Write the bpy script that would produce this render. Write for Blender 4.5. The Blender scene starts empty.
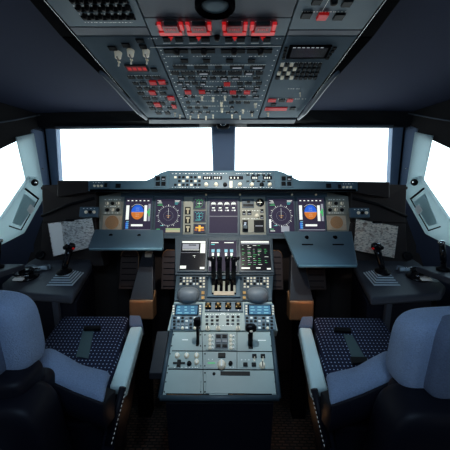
import bpy, bmesh, math, random
from mathutils import Vector as V, Matrix
random.seed(7)
R = math.radians
COL = bpy.context.scene.collection
# ------------------------------------------------------------------ camera model
F = 290.0
CAM = V((0.041, 0.0, 1.20))
ROT = Matrix.Rotation(R(0.83), 3, 'Z') @ Matrix.Rotation(R(90 - 5), 3, 'X')
def ray(px, py):
    return (ROT @ V(((px - 225) / F, (225 - py) / F, -1.0))).normalized()
def P(px, py, Y):
    d = ray(px, py); return CAM + d * (Y / d.y)
def PZ(px, py, z):
    d = ray(px, py); return CAM + d * ((z - CAM.z) / d.z)
class Fr:
    """a flat frame in the cockpit: origin, u (across), v (up the slope), n (out of the face)"""
    def __init__(s, o, u, v):
        s.o = V(o); s.u = V(u).normalized(); n = s.u.cross(V(v)).normalized(); s.n = n; s.v = n.cross(s.u).normalized()
        if s.n.dot(CAM - s.o) < 0: s.n = -s.n
    def hit(s, px, py, h=0):
        d = ray(px, py); o = s.o + s.n * h
        t = (o - CAM).dot(s.n) / d.dot(s.n); p = CAM + d * t - s.o
        return p.dot(s.u), p.dot(s.v)
    def at(s, u, v, h=0): return s.o + s.u * u + s.v * v + s.n * h
    def rect(s, x0, y0, x1, y1, h=0):
        xm, ym = (x0 + x1) / 2, (y0 + y1) / 2
        a = s.hit(x0, ym, h)[0]; b = s.hit(x1, ym, h)[0]
        c = s.hit(xm, y0, h)[1]; d = s.hit(xm, y1, h)[1]
        return min(a, b), max(a, b), min(c, d), max(c, d)
def slope(y0, Y0, y1, Y1):
    """plane across the cockpit through two centreline points"""
    a = P(224, y0, Y0); b = P(224, y1, Y1); a.x = 0; b.x = 0
    return Fr(b, (1, 0, 0), a - b)
# ------------------------------------------------------------------ materials
MATS = {}
def mat(name, col, rough=.5, metal=0, emis=0, var=.12, scale=60, bump=0, spec=.5, ecol=None, coat=0):
    m = bpy.data.materials.new(name); m.use_nodes = True; nt = m.node_tree; b = nt.nodes['Principled BSDF']
    tc = nt.nodes.new('ShaderNodeTexCoord'); nz = nt.nodes.new('ShaderNodeTexNoise'); nz.inputs['Scale'].default_value = scale
    nz.inputs['Detail'].default_value = 3
    nt.links.new(tc.outputs['Object'], nz.inputs['Vector'])
    mx = nt.nodes.new('ShaderNodeMix'); mx.data_type = 'RGBA'
    mx.inputs['A'].default_value = (*[c * (1 - var) for c in col], 1); mx.inputs['B'].default_value = (*[min(1, c * (1 + var)) for c in col], 1)
    nt.links.new(nz.outputs['Fac'], mx.inputs['Factor']); nt.links.new(mx.outputs['Result'], b.inputs['Base Color'])
    b.inputs['Roughness'].default_value = rough; b.inputs['Metallic'].default_value = metal
    b.inputs['Specular IOR Level'].default_value = spec; b.inputs['Coat Weight'].default_value = coat
    if emis:
        b.inputs['Emission Color'].default_value = (*(ecol or col), 1); b.inputs['Emission Strength'].default_value = emis
    if bump:
        bp = nt.nodes.new('ShaderNodeBump'); bp.inputs['Strength'].default_value = bump; bp.inputs['Distance'].default_value = .004
        nt.links.new(nz.outputs['Fac'], bp.inputs['Height']); nt.links.new(bp.outputs['Normal'], b.inputs['Normal'])
    MATS[name] = m; return m
ceil_m = mat('ceiling_lining', (.043, .056, .115), .8, var=.06, scale=4)
header_m = mat('header_trim', (.005, .0045, .007), .6, var=.2, scale=10, spec=.3)
rail_m = mat('black_rail', (.003, .003, .005), .9, spec=.03)
railgrey = mat('grey_rail', (.10, .12, .15), .4)
post_m = mat('window_post_grey', (.17, .23, .34), .5, var=.05, scale=8)
pale_m = mat('pale_frame', (.66, .76, .79), .45, var=.04, scale=6)
white_m = mat('white_plastic', (.85, .88, .86), .4, var=.03, emis=.08)  # slight emission added so the white latch looks better lit
wall_m = mat('side_lining', (.09, .105, .165), .6, var=.08, scale=6)
cowl_m = mat('dark_cowl', (.036, .026, .024), .6, var=.2, scale=14)
floor_m = mat('floor_carpet', (.020, .014, .014), .95, var=.6, scale=180, bump=.6)
panel_m = mat('panel_bluegrey', (.12, .19, .24), .42, var=.08, scale=20)
ovh_m = mat('overhead_bluegrey', (.145, .225, .285), .5, var=.06, scale=12)
ovh_dk = mat('overhead_grey', (.11, .13, .18), .5, var=.06, scale=12)
ped_m = mat('pedestal_teal', (.42, .50, .485), .40, var=.07, scale=14)
ped_dk = mat('pedestal_edge', (.075, .115, .145), .42, var=.08)
inst_m = mat('instrument_panel_grey', (.40, .40, .34), .5, var=.08, scale=18)
beige_m = mat('beige_metal', (.62, .52, .40), .5, var=.15, scale=60)
glare_m = mat('glareshield_teal', (.12, .21, .27), .5, var=.07, scale=16)
bezel_m = mat('bezel', (.085, .12, .15), .45)
black_m = mat('black_plastic', (.004, .004, .006), .45, spec=.3)
blacks_m = mat('black_gloss', (.008, .008, .011), .15)
table_m = mat('table_blue', (.12, .19, .24), .33, var=.05, scale=8)
edge_m = mat('table_edge', (.20, .34, .40), .35)
column_m = mat('column_grey', (.028, .030, .040), .5)
console_m = mat('console_grey', (.085, .09, .11), .45, var=.12, scale=16)
chrome_m = mat('chrome', (.6, .6, .6), .2, metal=1, var=.02)
brass_m = mat('brass_tint', (.55, .36, .16), .35, metal=.6, var=.1)
scr_m = mat('screen_dark', (.020, .017, .034), .5, spec=.15, emis=.9, ecol=(.042, .036, .062))
scr_b = mat('screen_black', (.010, .011, .016), .2, emis=.5, ecol=(.015, .017, .022))
E = lambda n, c, s=1.0: mat(n, tuple(x * .2 for x in c), .4, emis=s, ecol=c, var=0)
e_white = E('glow_white', (.80, .85, .80)); e_grey = E('glow_grey', (.30, .32, .36)); e_blue = E('glow_sky', (.03, .14, .60))
e_brown = E('glow_earth', (.55, .19, .04)); e_cyan = E('glow_cyan', (.06, .50, .50)); e_green = E('glow_green', (.08, .45, .16))
e_amber = E('glow_amber', (.85, .45, .05)); e_red = E('glow_red', (.46, .012, .014), .8); e_dred = E('glow_dark_red', (.085, .003, .004), .8)
e_lcd = E('glow_lcd', (.02, .13, .24), .9); e_lcd2 = E('glow_lcd_text', (.16, .42, .52)); e_cream = E('glow_cream', (.62, .58, .40), .6)
ltr_m = mat('white_lettering', (.85, .88, .85), .5, emis=.25, ecol=(.7, .75, .75))
tog_m = mat('cream_toggle', (.85, .80, .68), .4, var=.05, emis=.14, ecol=(.7, .65, .5))  # faint emission stands in for light falling on the cream switches
red_m = mat('red_plastic', (.55, .012, .014), .4, emis=.25, ecol=(.6, .01, .01))
btn_m = mat('button_dark', (.007, .009, .012), .5, spec=.25)
sheep_m = mat('sheepskin_blue', (.40, .48, .64), .95, var=.25, scale=260, bump=.9, spec=.1)
sheepd_m = mat('headrest_back_fabric', (.19, .225, .31), .95, var=.25, scale=260, bump=.7, spec=.1)
shell_m = mat('seat_shell', (.009, .009, .018), .5, var=.1, scale=20, spec=.3)
bolst_m = mat('bolster_leather', (.78, .90, .88), .45, var=.05, scale=10)
strap_m = mat('seat_strap', (.075, .12, .13), .7, var=.1, scale=200, bump=.3)
leather_m = mat('brown_leather', (.085, .040, .035), .6, var=.2, scale=60)
copper_m = mat('copper_brown', (.34, .18, .09), .4, metal=.4, var=.2, scale=25)
grille_m = mat('grille_orange', (.62, .36, .20), .6, var=.2, scale=200)
pad_m = mat('pedal_brown', (.055, .035, .030), .4, var=.2, scale=30)
dome_m = mat('palm_rest_grey', (.26, .29, .32), .45)
boot_m = mat('stick_boot', (.75, .82, .85), .5)
def dots_mat():
    m = bpy.data.materials.new('dotted_navy_fabric'); m.use_nodes = True; nt = m.node_tree; b = nt.nodes['Principled BSDF']
    tc = nt.nodes.new('ShaderNodeTexCoord'); vo = nt.nodes.new('ShaderNodeTexVoronoi'); vo.voronoi_dimensions = '2D'
    vo.inputs['Scale'].default_value = 64; vo.inputs['Randomness'].default_value = .0
    nt.links.new(tc.outputs['Object'], vo.inputs['Vector'])
    lt = nt.nodes.new('ShaderNodeMath'); lt.operation = 'LESS_THAN'; lt.inputs[1].default_value = .18
    nt.links.new(vo.outputs['Distance'], lt.inputs[0])
    mx = nt.nodes.new('ShaderNodeMix'); mx.data_type = 'RGBA'
    mx.inputs['A'].default_value = (.013, .017, .050, 1); mx.inputs['B'].default_value = (.36, .42, .55, 1)
    nt.links.new(lt.outputs[0], mx.inputs['Factor']); nt.links.new(mx.outputs['Result'], b.inputs['Base Color']); b.inputs['Roughness'].default_value = .9
    MATS['dots'] = m; return m
def translucent(m, amount):
    nt = m.node_tree; b = nt.nodes['Principled BSDF']; o = nt.nodes['Material Output']; t = nt.nodes.new('ShaderNodeBsdfTranslucent'); mx = nt.nodes.new('ShaderNodeMixShader')
    t.inputs['Color'].default_value = (.66, .72, .72, 1); mx.inputs[0].default_value = amount
    nt.links.new(b.outputs[0], mx.inputs[1]); nt.links.new(t.outputs[0], mx.inputs[2]); nt.links.new(mx.outputs[0], o.inputs['Surface'])
translucent(pale_m, .55)
dots_m = dots_mat()
def paper_mat(name, light, ink):
    m = bpy.data.materials.new(name); m.use_nodes = True; nt = m.node_tree; b = nt.nodes['Principled BSDF']
    tc = nt.nodes.new('ShaderNodeTexCoord')
    n1 = nt.nodes.new('ShaderNodeTexNoise'); n1.inputs['Scale'].default_value = 38; n1.inputs['Detail'].default_value = 5
    n2 = nt.nodes.new('ShaderNodeTexNoise'); n2.inputs['Scale'].default_value = 130; n2.inputs['Detail'].default_value = 2
    mp = nt.nodes.new('ShaderNodeMapping'); mp.inputs['Scale'].default_value = (.45, 1, 1.6)
    nt.links.new(tc.outputs['Object'], mp.inputs['Vector']); nt.links.new(mp.outputs[0], n2.inputs['Vector']); nt.links.new(tc.outputs['Object'], n1.inputs['Vector'])
    r1 = nt.nodes.new('ShaderNodeValToRGB'); r1.color_ramp.elements[0].position = .36; r1.color_ramp.elements[0].color = (*ink, 1)
    r1.color_ramp.elements[1].position = .46; r1.color_ramp.elements[1].color = (*light, 1)
    r2 = nt.nodes.new('ShaderNodeValToRGB'); r2.color_ramp.elements[0].position = .40; r2.color_ramp.elements[0].color = (.52, .49, .47, 1)
    r2.color_ramp.elements[1].position = .47; r2.color_ramp.elements[1].color = (1, 1, 1, 1)
    nt.links.new(n1.outputs['Fac'], r1.inputs[0]); nt.links.new(n2.outputs['Fac'], r2.inputs[0])
    mx = nt.nodes.new('ShaderNodeMix'); mx.data_type = 'RGBA'; mx.blend_type = 'MULTIPLY'; mx.inputs['Factor'].default_value = 1
    nt.links.new(r1.outputs[0], mx.inputs['A']); nt.links.new(r2.outputs[0], mx.inputs['B']); nt.links.new(mx.outputs['Result'], b.inputs['Base Color'])
    b.inputs['Roughness'].default_value = .8; return m
paper_m = paper_mat('chart_paper_grey', (.95, .92, .86), (.66, .62, .58)); paper_w = paper_mat('chart_paper_cream', (1, .88, .74), (.68, .52, .40))
def glass_mat():
    m = bpy.data.materials.new('window_glass'); m.use_nodes = True; nt = m.node_tree; nt.nodes.clear()
    o = nt.nodes.new('ShaderNodeOutputMaterial'); t = nt.nodes.new('ShaderNodeBsdfTransparent'); g = nt.nodes.new('ShaderNodeBsdfGlossy')
    g.inputs['Roughness'].default_value = .03; mx = nt.nodes.new('ShaderNodeMixShader'); lw = nt.nodes.new('ShaderNodeLayerWeight'); lw.inputs[0].default_value = .12
    t.inputs['Color'].default_value = (.97, .99, .98, 1)
    ml = nt.nodes.new('ShaderNodeMath'); ml.operation = 'MULTIPLY'; ml.inputs[1].default_value = .25
    nt.links.new(lw.outputs['Fresnel'], ml.inputs[0]); nt.links.new(ml.outputs[0], mx.inputs[0])
    nt.links.new(t.outputs[0], mx.inputs[1]); nt.links.new(g.outputs[0], mx.inputs[2]); nt.links.new(mx.outputs[0], o.inputs[0]); return m
glass_m = glass_mat()
# ------------------------------------------------------------------ mesh builder
WORLD = {}
class MB:
    def __init__(s, mirror=False): s.v = []; s.f = []; s.m = []; s.ms = []; s.mir = mirror; s.sm = []
    def mi(s, m):
        if m not in s.ms: s.ms.append(m)
        return s.ms.index(m)
    def add(s, vs, fs, m, smooth=False):
        b = len(s.v); s.v += [V(v) for v in vs]; i = s.mi(m)
        for f in fs: s.f.append([b + k for k in f]); s.m.append(i); s.sm.append(smooth)
        return s
    def poly(s, pts, m): return s.add(pts, [list(range(len(pts)))], m)
    def prism(s, pts, off, m):
        n = len(pts); off = V(off); q = [V(p) for p in pts]
        return s.add(q + [p + off for p in q], [list(range(n))[::-1], [n + i for i in range(n)]] + [[i, (i + 1) % n, n + (i + 1) % n, n + i] for i in range(n)], m)
    def hexa(s, a, b, m):   # two matching quads
        return s.add(list(a) + list(b), [[3, 2, 1, 0], [4, 5, 6, 7], [0, 1, 5, 4], [1, 2, 6, 5], [2, 3, 7, 6], [3, 0, 4, 7]], m)
    def box(s, fr, u0, u1, v0, v1, h0, h1, m, taper=0):
        t = taper
        a = [fr.at(u0, v0, h0), fr.at(u1, v0, h0), fr.at(u1, v1, h0), fr.at(u0, v1, h0)]
        b = [fr.at(u0 + t, v0 + t, h1), fr.at(u1 - t, v0 + t, h1), fr.at(u1 - t, v1 - t, h1), fr.at(u0 + t, v1 - t, h1)]
        return s.hexa(a, b, m)
    def pbox(s, fr, x0, y0, x1, y1, h0, h1, m, taper=0):
        u0, u1, v0, v1 = fr.rect(x0, y0, x1, y1, h1); return s.box(fr, u0, u1, v0, v1, h0, h1, m, taper)
    def flat(s, fr, x0, y0, x1, y1, h, m):
        u0, u1, v0, v1 = fr.rect(x0, y0, x1, y1, h)
        return s.poly([fr.at(u0, v0, h), fr.at(u1, v0, h), fr.at(u1, v1, h), fr.at(u0, v1, h)], m)
    def disc(s, fr, u, v, r, h, m, a0=0, a1=360, n=24, r2=None):
        st = [fr.at(u + r * math.cos(R(a0 + (a1 - a0) * k / n)), v + (r2 or r) * math.sin(R(a0 + (a1 - a0) * k / n)), h) for k in range(n + (a1 - a0 < 360))]
        return s.poly(st, m)
    def ring(s, fr, u, v, r, w, h, m, a0=0, a1=360, n=32):
        full = a1 - a0 >= 360; k = n if full else n + 1; vs = []
        for i in range(k):
            a = R(a0 + (a1 - a0) * i / n)
            vs += [fr.at(u + r * math.cos(a), v + r * math.sin(a), h), fr.at(u + (r - w) * math.cos(a), v + (r - w) * math.sin(a), h)]
        fs = [[2 * i, 2 * ((i + 1) % k), 2 * ((i + 1) % k) + 1, 2 * i + 1] for i in range(n if full else n)]
        return s.add(vs, fs, m)
    def lathe(s, o, ax, prof, m, n=14):
        """prof: (radius, height) along axis ax from o"""
        ax = V(ax).normalized(); t = V((1, 0, 0)) if abs(ax.x) < .9 else V((0, 1, 0)); x = ax.cross(t).normalized(); y = ax.cross(x); o = V(o); vs = []
        for r, h in prof:
            for k in range(n):
                a = 2 * math.pi * k / n; vs.append(o + ax * h + x * (r * math.cos(a)) + y * (r * math.sin(a)))
        fs = [[j * n + k, j * n + (k + 1) % n, (j + 1) * n + (k + 1) % n, (j + 1) * n + k] for j in range(len(prof) - 1) for k in range(n)]
        fs += [list(range(n))[::-1], [(len(prof) - 1) * n + k for k in range(n)]]
        return s.add(vs, fs, m, True)
    def tube(s, pts, rad, m, n=8, closed=False):
        pts = [V(p) for p in pts]; L = len(pts); vs = []; up = V((0.13, .21, 1)).normalized()
        rr = rad if isinstance(rad, (list, tuple)) else [rad] * L
        for i, p in enumerate(pts):
            a = pts[(i - 1) % L] if (closed or i) else p; b = pts[(i + 1) % L] if (closed or i < L - 1) else p
            d = (b - a).normalized(); x = d.cross(up)
            if x.length < .05: x = d.cross(V((1, 0, 0)))
            x.normalize(); y = d.cross(x)
            for k in range(n):
                t = 2 * math.pi * k / n; vs.append(p + x * (rr[i] * math.cos(t)) + y * (rr[i] * math.sin(t)))
        fs = [[i * n + k, i * n + (k + 1) % n, ((i + 1) % L) * n + (k + 1) % n, ((i + 1) % L) * n + k] for i in range(L if closed else L - 1) for k in range(n)]
        if not closed: fs += [list(range(n))[::-1], [(L - 1) * n + k for k in range(n)]]
        return s.add(vs, fs, m, True)
    def sq(s, c, h, e, m, rot=None, nu=40, nv=24, fn=None):
        """rounded block (superellipsoid) with centre c, half sizes h"""
        c = V(c); vs = []; pw = lambda a: math.copysign(abs(a) ** e, a)
        for j in range(nv + 1):
            ph = -math.pi / 2 + math.pi * j / nv
            for k in range(nu):
                th = 2 * math.pi * k / nu
                p = V((h[0] * pw(math.cos(ph)) * pw(math.cos(th)), h[1] * pw(math.cos(ph)) * pw(math.sin(th)), h[2] * pw(math.sin(ph))))
                if fn: p = fn(p)
                if rot is not None: p = rot @ p
                vs.append(c + p)
        fs = [[j * nu + k, j * nu + (k + 1) % nu, (j + 1) * nu + (k + 1) % nu, (j + 1) * nu + k] for j in range(nv) for k in range(nu)]
        return s.add(vs, fs, m, True)
    def build(s, name, parent=None, bevel=0, seg=2, solid=0, label=None, kind=None, subsurf=0, base=False):
        vs = s.v
        if s.mir: vs = [V((-v.x, v.y, v.z)) for v in vs]
        lo = V([min(v[i] for v in vs) for i in range(3)]); hi = V([max(v[i] for v in vs) for i in range(3)]); c = (lo + hi) / 2
        if base: c.z = lo.z
        me = bpy.data.meshes.new(name); me.from_pydata([v - c for v in vs], [], s.f)
        for m in s.ms: me.materials.append(m)
        for i, p in enumerate(me.polygons): p.material_index = s.m[i]; p.use_smooth = s.sm[i]
        bm = bmesh.new(); bm.from_mesh(me); bmesh.ops.recalc_face_normals(bm, faces=bm.faces); bm.to_mesh(me); bm.free()
        o = bpy.data.objects.new(name, me); COL.objects.link(o)
        if parent: o.parent = parent; o.location = c - WORLD[parent.name]
        else: o.location = c
        WORLD[o.name] = c
        if solid: q = o.modifiers.new('thick', 'SOLIDIFY'); q.thickness = solid; q.offset = 0
        if bevel: q = o.modifiers.new('bevel', 'BEVEL'); q.width = bevel; q.segments = seg; q.limit_method = 'ANGLE'; q.angle_limit = R(40)
        if subsurf: q = o.modifiers.new('smooth', 'SUBSURF'); q.levels = q.render_levels = subsurf
        if label: o['label'] = label
        if kind: o['kind'] = kind
        return o
def thing(name, label, cat, loc, group=None):
    o = bpy.data.objects.new(name, None); COL.objects.link(o); o.location = V(loc); o.empty_display_size = .05
    o['label'] = label; o['category'] = cat
    if group: o['group'] = group
    WORLD[o.name] = V(loc); return o
def tag(o, label, cat, group=None):
    o['label'] = label; o['category'] = cat
    if group: o['group'] = group
    return o
def struct(o): o['kind'] = 'structure'; return o
def print_on(p, mb):
    """printed legends become part of the plate they are printed on"""
    o = [c for c in COL.objects if c.parent == p and c.type == 'MESH']; o = ([c for c in o if 'plate' in c.name] or o[:1])[-1]; me = o.data; base = V(WORLD[o.name]); bm = bmesh.new(); bm.from_mesh(me)
    idx = []
    for m in mb.ms:
        if m.name not in [q.name for q in me.materials]: me.materials.append(m)
        idx.append([q.name for q in me.materials].index(m.name))
    vs = [bm.verts.new(v - base) for v in mb.v]
    for f, k in zip(mb.f, mb.m):
        try: fc = bm.faces.new([vs[i] for i in f]); fc.material_index = idx[k]
        except ValueError: pass
    bm.to_mesh(me); bm.free()
def text(fr, px, py, s, hpx, m, parent, h=.002, name='lettering', lift=None):
    """raised flat lettering on a frame, centred at a pixel of the photograph"""
    u, v = fr.hit(px, py, h); v2 = fr.hit(px, py + hpx, h)[1]; size = abs(v - v2) * 1.35
    cu = bpy.data.curves.new(name, 'FONT'); cu.body = s; cu.size = size; cu.align_x = 'CENTER'; cu.align_y = 'CENTER'; cu.offset = size * .015
    tmp = bpy.data.objects.new(name + '_t', cu); COL.objects.link(tmp)
    bpy.context.view_layer.update(); dg = bpy.context.evaluated_depsgraph_get()
    me = bpy.data.meshes.new_from_object(tmp.evaluated_get(dg)); bpy.data.objects.remove(tmp)
    vs = [v_.co.copy() for v_ in me.vertices]; fs = [list(p.vertices) for p in me.polygons]
    vv = fr.v if fr.v.z >= 0 or abs(fr.v.z) < .3 else -fr.v
    if abs(fr.n.z) > .9 and fr.n.z < 0: vv = fr.v if fr.v.y < 0 else -fr.v
    # keep text upright as seen in the picture
    up_sign = 1 if fr.hit(px, py - 2, h)[1] > v else -1
    mb = MB(); mb.add([fr.at(u + p.x, v + up_sign * p.y, h) for p in vs], fs, m)
    print_on(parent, mb)
# ================================================================== SHELL
Ct = P(44, 129, 1.86); Cb = P(51, 186, 1.98)
Dp = V((-1.42, 1.30, 1.55))
side = Fr(Cb, Dp - Cb, V((0, 0, 1)))
nn = (Ct - Cb).cross(Dp - Cb).normalized()
side.n = nn if nn.dot(CAM - Cb) > 0 else -nn
su = V((Dp - Cb)); su.z = 0; su = (su - side.n * su.dot(side.n)).normalized()
side.u = su; side.v = side.n.cross(su).normalized()
if side.v.z < 0: side.v = -side.v
def sp(px, py, h=0): u, v = side.hit(px, py, h); return side.at(u, v, h)
def suv(u, v, h=0): return side.at(u, v, h)
def floor_():
    mb = MB(); mb.hexa([(-2.7, -1.1, -.03), (2.7, -1.1, -.03), (2.7, 2.6, -.03), (-2.7, 2.6, -.03)], [(-2.7, -1.1, 0), (2.7, -1.1, 0), (2.7, 2.6, 0), (-2.7, 2.6, 0)], floor_m)
    struct(mb.build('floor'))
floor_()
def weave(m):
    nt = m.node_tree; b = nt.nodes['Principled BSDF']; tc = nt.nodes.new('ShaderNodeTexCoord'); br = nt.nodes.new('ShaderNodeTexBrick')
    br.inputs['Scale'].default_value = 14; br.inputs['Color1'].default_value = (.06, .032, .022, 1); br.inputs['Color2'].default_value = (.022, .014, .012, 1); br.inputs['Mortar'].default_value = (.002, .002, .002, 1)
    br.inputs['Mortar Size'].default_value = .06
    nt.links.new(tc.outputs['Object'], br.inputs['Vector']); nt.links.new(br.outputs['Color'], b.inputs['Base Color'])
weave(floor_m)
# ceiling: shallow vault, lowest towards the windows
mb = MB(); nx, ny = 36, 20; g = []
for j in range(ny + 1):
    for i in range(nx + 1):
        x = -2.7 + 5.4 * i / nx; t = j / ny; Yf = 1.82 - .03 * (min(abs(x), 1.8) / 1.3) ** 2
        y = -1.1 + (Yf + 1.1) * t
        z = 1.80 - .06 * max(0, (t - .55) / .45) ** 1.5 - .045 * (min(abs(x), 1.8) / 1.6) ** 3
        g.append(V((x, y, z)))
n0 = nx + 1
mb.add(g, [[j * n0 + i, j * n0 + i + 1, (j + 1) * n0 + i + 1, (j + 1) * n0 + i] for j in range(ny) for i in range(nx)], ceil_m, True)
top = [p + V((0, 0, .03)) for p in g]
mb.add(top, [[j * n0 + i, j * n0 + i + 1, (j + 1) * n0 + i + 1, (j + 1) * n0 + i] for j in range(ny) for i in range(nx)], ceil_m, True)
struct(mb.build('ceiling'))
front_edge = g[-n0:]
# header over the windscreens
wt = [Ct + V((-.0, 0, .0)), V((0, 2.06, P(224, 127, 2.06).z)), V((-Ct.x, Ct.y, Ct.z))]
def wtop(x):
    t = min(1, abs(x) / abs(Ct.x)); return V((x, wt[1].y + (Ct.y - wt[1].y) * t, wt[1].z + (Ct.z - wt[1].z) * t))
mb = MB(); rows = []
for p in front_edge:
    if abs(p.x) > abs(Ct.x) + .16: continue
    a = p.copy(); b = wtop(p.x) + V((0, -.035, -.0)); mid = (a + b) / 2 + V((0, 0, -.012))
    rows.append([a, mid, b, b + V((0, .05, .0)), b + V((0, .07, .12)), a + V((0, .1, .12)), a + V((0, 0, .03))])
vs = [q for r in rows for q in r]; K = 7
mb.add(vs, [[i * K + k, (i + 1) * K + k, (i + 1) * K + (k + 1) % K, i * K + (k + 1) % K] for i in range(len(rows) - 1) for k in range(K)], header_m)
struct(mb.build('trim_1'))
# bright edge rail along the header (two halves)
for s in (0, 1):
    mb = MB(bool(s)); pts = [wtop(-x) + V((0, -.045, -.002)) for x in (.16, .5, .8, 1.04)]
    mb.tube(pts, .008, railgrey, 8)
    struct(mb.build('trim_2' if not s else 'trim_3'))
# windscreens
Bc = V((0, 2.36, 1.20)); pb = Cb + (Cb - Ct) * .12
for s, nm in ((0, 'window_1'), (1, 'window_2')):
    mb = MB(bool(s))
    a = [Ct, wt[1], Bc, pb]; n = (a[1] - a[0]).cross(a[3] - a[0]).normalized() * .012
    mb.hexa([p + n for p in a], [p - n for p in a], glass_m)
    struct(mb.build(nm))
# centre post
mb = MB(); h = .083
def cp(t): return wt[1].lerp(Bc, t)
a0, a1 = cp(-.1), cp(1)
mb.hexa([a0 + V((-h, -.03, 0)), a0 + V((h, -.03, 0)), a0 + V((h, .05, 0)), a0 + V((-h, .05, 0))], [a1 + V((-h, -.03, 0)), a1 + V((h, -.03, 0)), a1 + V((h, .05, 0)), a1 + V((-h, .05, 0))], post_m)
post = struct(mb.build('trim_4', bevel=.012))
# compass housing bracket at the post top
mb = MB(); o = cp(.0) + V((0, -.09, .0)); mb.sq(o, (.045, .03, .035), .5, header_m, nu=20, nv=12); mb.lathe(o + V((0, -.028, -.005)), (0, -1, 0), [(.02, 0), (.02, .006), (.016, .008)], chrome_m)
tag(mb.build('standby_compass'), 'small dark standby compass above the centre window post', 'compass')
# corner posts: a front strip and a side strip with a dark seam
for s in (0, 1):
    mb = MB(bool(s)); fp = Fr(Ct, wt[1] - Ct, Cb - Ct); fh = lambda x, y, h=0: fp.at(*fp.hit(x, y, h), h)
    q = [fh(43.5, 126), fh(55.5, 126), fh(60, 197), fh(52, 197)]
    mb.prism(q, V((0, .05, 0)), post_m)
    q = [sp(30, 130), sp(44, 124), sp(52.5, 197), sp(43, 197)]
    mb.prism(q, V((-.05, .02, 0)), post_m)
    a, b = sp(44, 126, .004), sp(52, 196, .004); mb.tube([a, b], .006, rail_m, 6)
    c = sp(43, 169, .012); mb.lathe(c, side.n, [(.006, -.01), (.006, .0), (.003, .004)], chrome_m, 8)
    struct(mb.build('trim_5' if not s else 'trim_6', bevel=.004))
# side walls with the window opening
topA = side.hit(32, 134); topB = side.hit(-6, 152); bot = [side.hit(42, 197), side.hit(22, 233), side.hit(-4, 245)]
ue = .62
vtop = side.hit(44, 90)[1] + .1
tfloor = (0 - Cb.z) / side.v.z
uw = side.u.dot(Dp - Cb)
for s, nm in ((0, 'wall_left'), (1, 'wall_right')):
    mb = MB(bool(s)); S = suv
    v_top = .60; uf = -.15; ur = 2.6
    op = [topA, (topB[0], topB[1]), (ue, topB[1] - .05), (ue, bot[2][1]), bot[2], bot[1], bot[0]]
    ur = 3.1; u1 = side.hit(44, 126)[0]; uf_ = u1 - .10
    # above
    mb.prism([S(uf_, topA[1] + .03), S(topA[0], topA[1] + .03), S(*topA), S(*topB), S(*op[2]), S(ur, op[2][1]), S(ur, v_top), S(uf_, v_top)], -side.n * .03, header_m)
    # behind
    mb.prism([S(*op[2]), S(*op[3]), S(ur, op[3][1]), S(ur, op[2][1])], -side.n * .03, wall_m)
    # below
    fbot = side.hit(51, 199)
    mb.prism([S(fbot[0] - .03, bot[0][1]), S(*bot[0]), S(*bot[1]), S(*bot[2]), S(*op[3]), S(ur, op[3][1]), S(ur, tfloor), S(fbot[0] - .7, tfloor), S(fbot[0] - .7, fbot[1] - .12), S(fbot[0] - .03, fbot[1] - .12)], -side.n * .03, wall_m)
    struct(mb.build(nm))
# front bulkhead below the glass and rear bulkhead
mb = MB(); cx = abs(Cb.x)
mb.prism([(-cx - .05, Cb.y + .02, 0), (0, 2.4, 0), (cx + .05, Cb.y + .02, 0), (cx + .05, Cb.y + .02, pb.z + .01), (0, 2.4, 1.21), (-cx - .05, Cb.y + .02, pb.z + .01)][:0] or [(-cx - .62, Cb.y - .18, 0), (0, 2.39, 0), (0, 2.39, 1.22), (-cx - .12, Cb.y - .02, pb.z + .01), (-cx - .13, Cb.y - .02, .84), (-cx - .62, Cb.y - .18, .80)], (0, .03, 0), cowl_m)
mb.prism([(cx + .62, Cb.y - .18, 0), (0, 2.39, 0), (0, 2.39, 1.22), (cx + .12, Cb.y - .02, pb.z + .01), (cx + .13, Cb.y - .02, .84), (cx + .62, Cb.y - .18, .80)], (0, .03, 0), cowl_m)
struct(mb.build('wall_front'))
mb = MB(); mb.hexa([(-2.7, -1.1, 0), (2.7, -1.1, 0), (2.6, -1.1, 1.9), (-2.6, -1.1, 1.9)], [(-2.6, -1.14, 0), (2.6, -1.14, 0), (2.6, -1.14, 1.9), (-2.6, -1.14, 1.9)], ceil_m)
struct(mb.build('wall_rear'))
# side panes
for s, nm in ((0, 'window_3'), (1, 'window_4')):
    mb = MB(bool(s)); q = [suv(*topA, -.02), suv(*topB, -.02), suv(ue, topB[1] - .05, -.02), suv(ue, bot[2][1], -.02), suv(*bot[2], -.02), suv(*bot[1], -.02), suv(*bot[0], -.02)]
    mb.prism(q, -side.n * .01, glass_m); struct(mb.build(nm))
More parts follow.
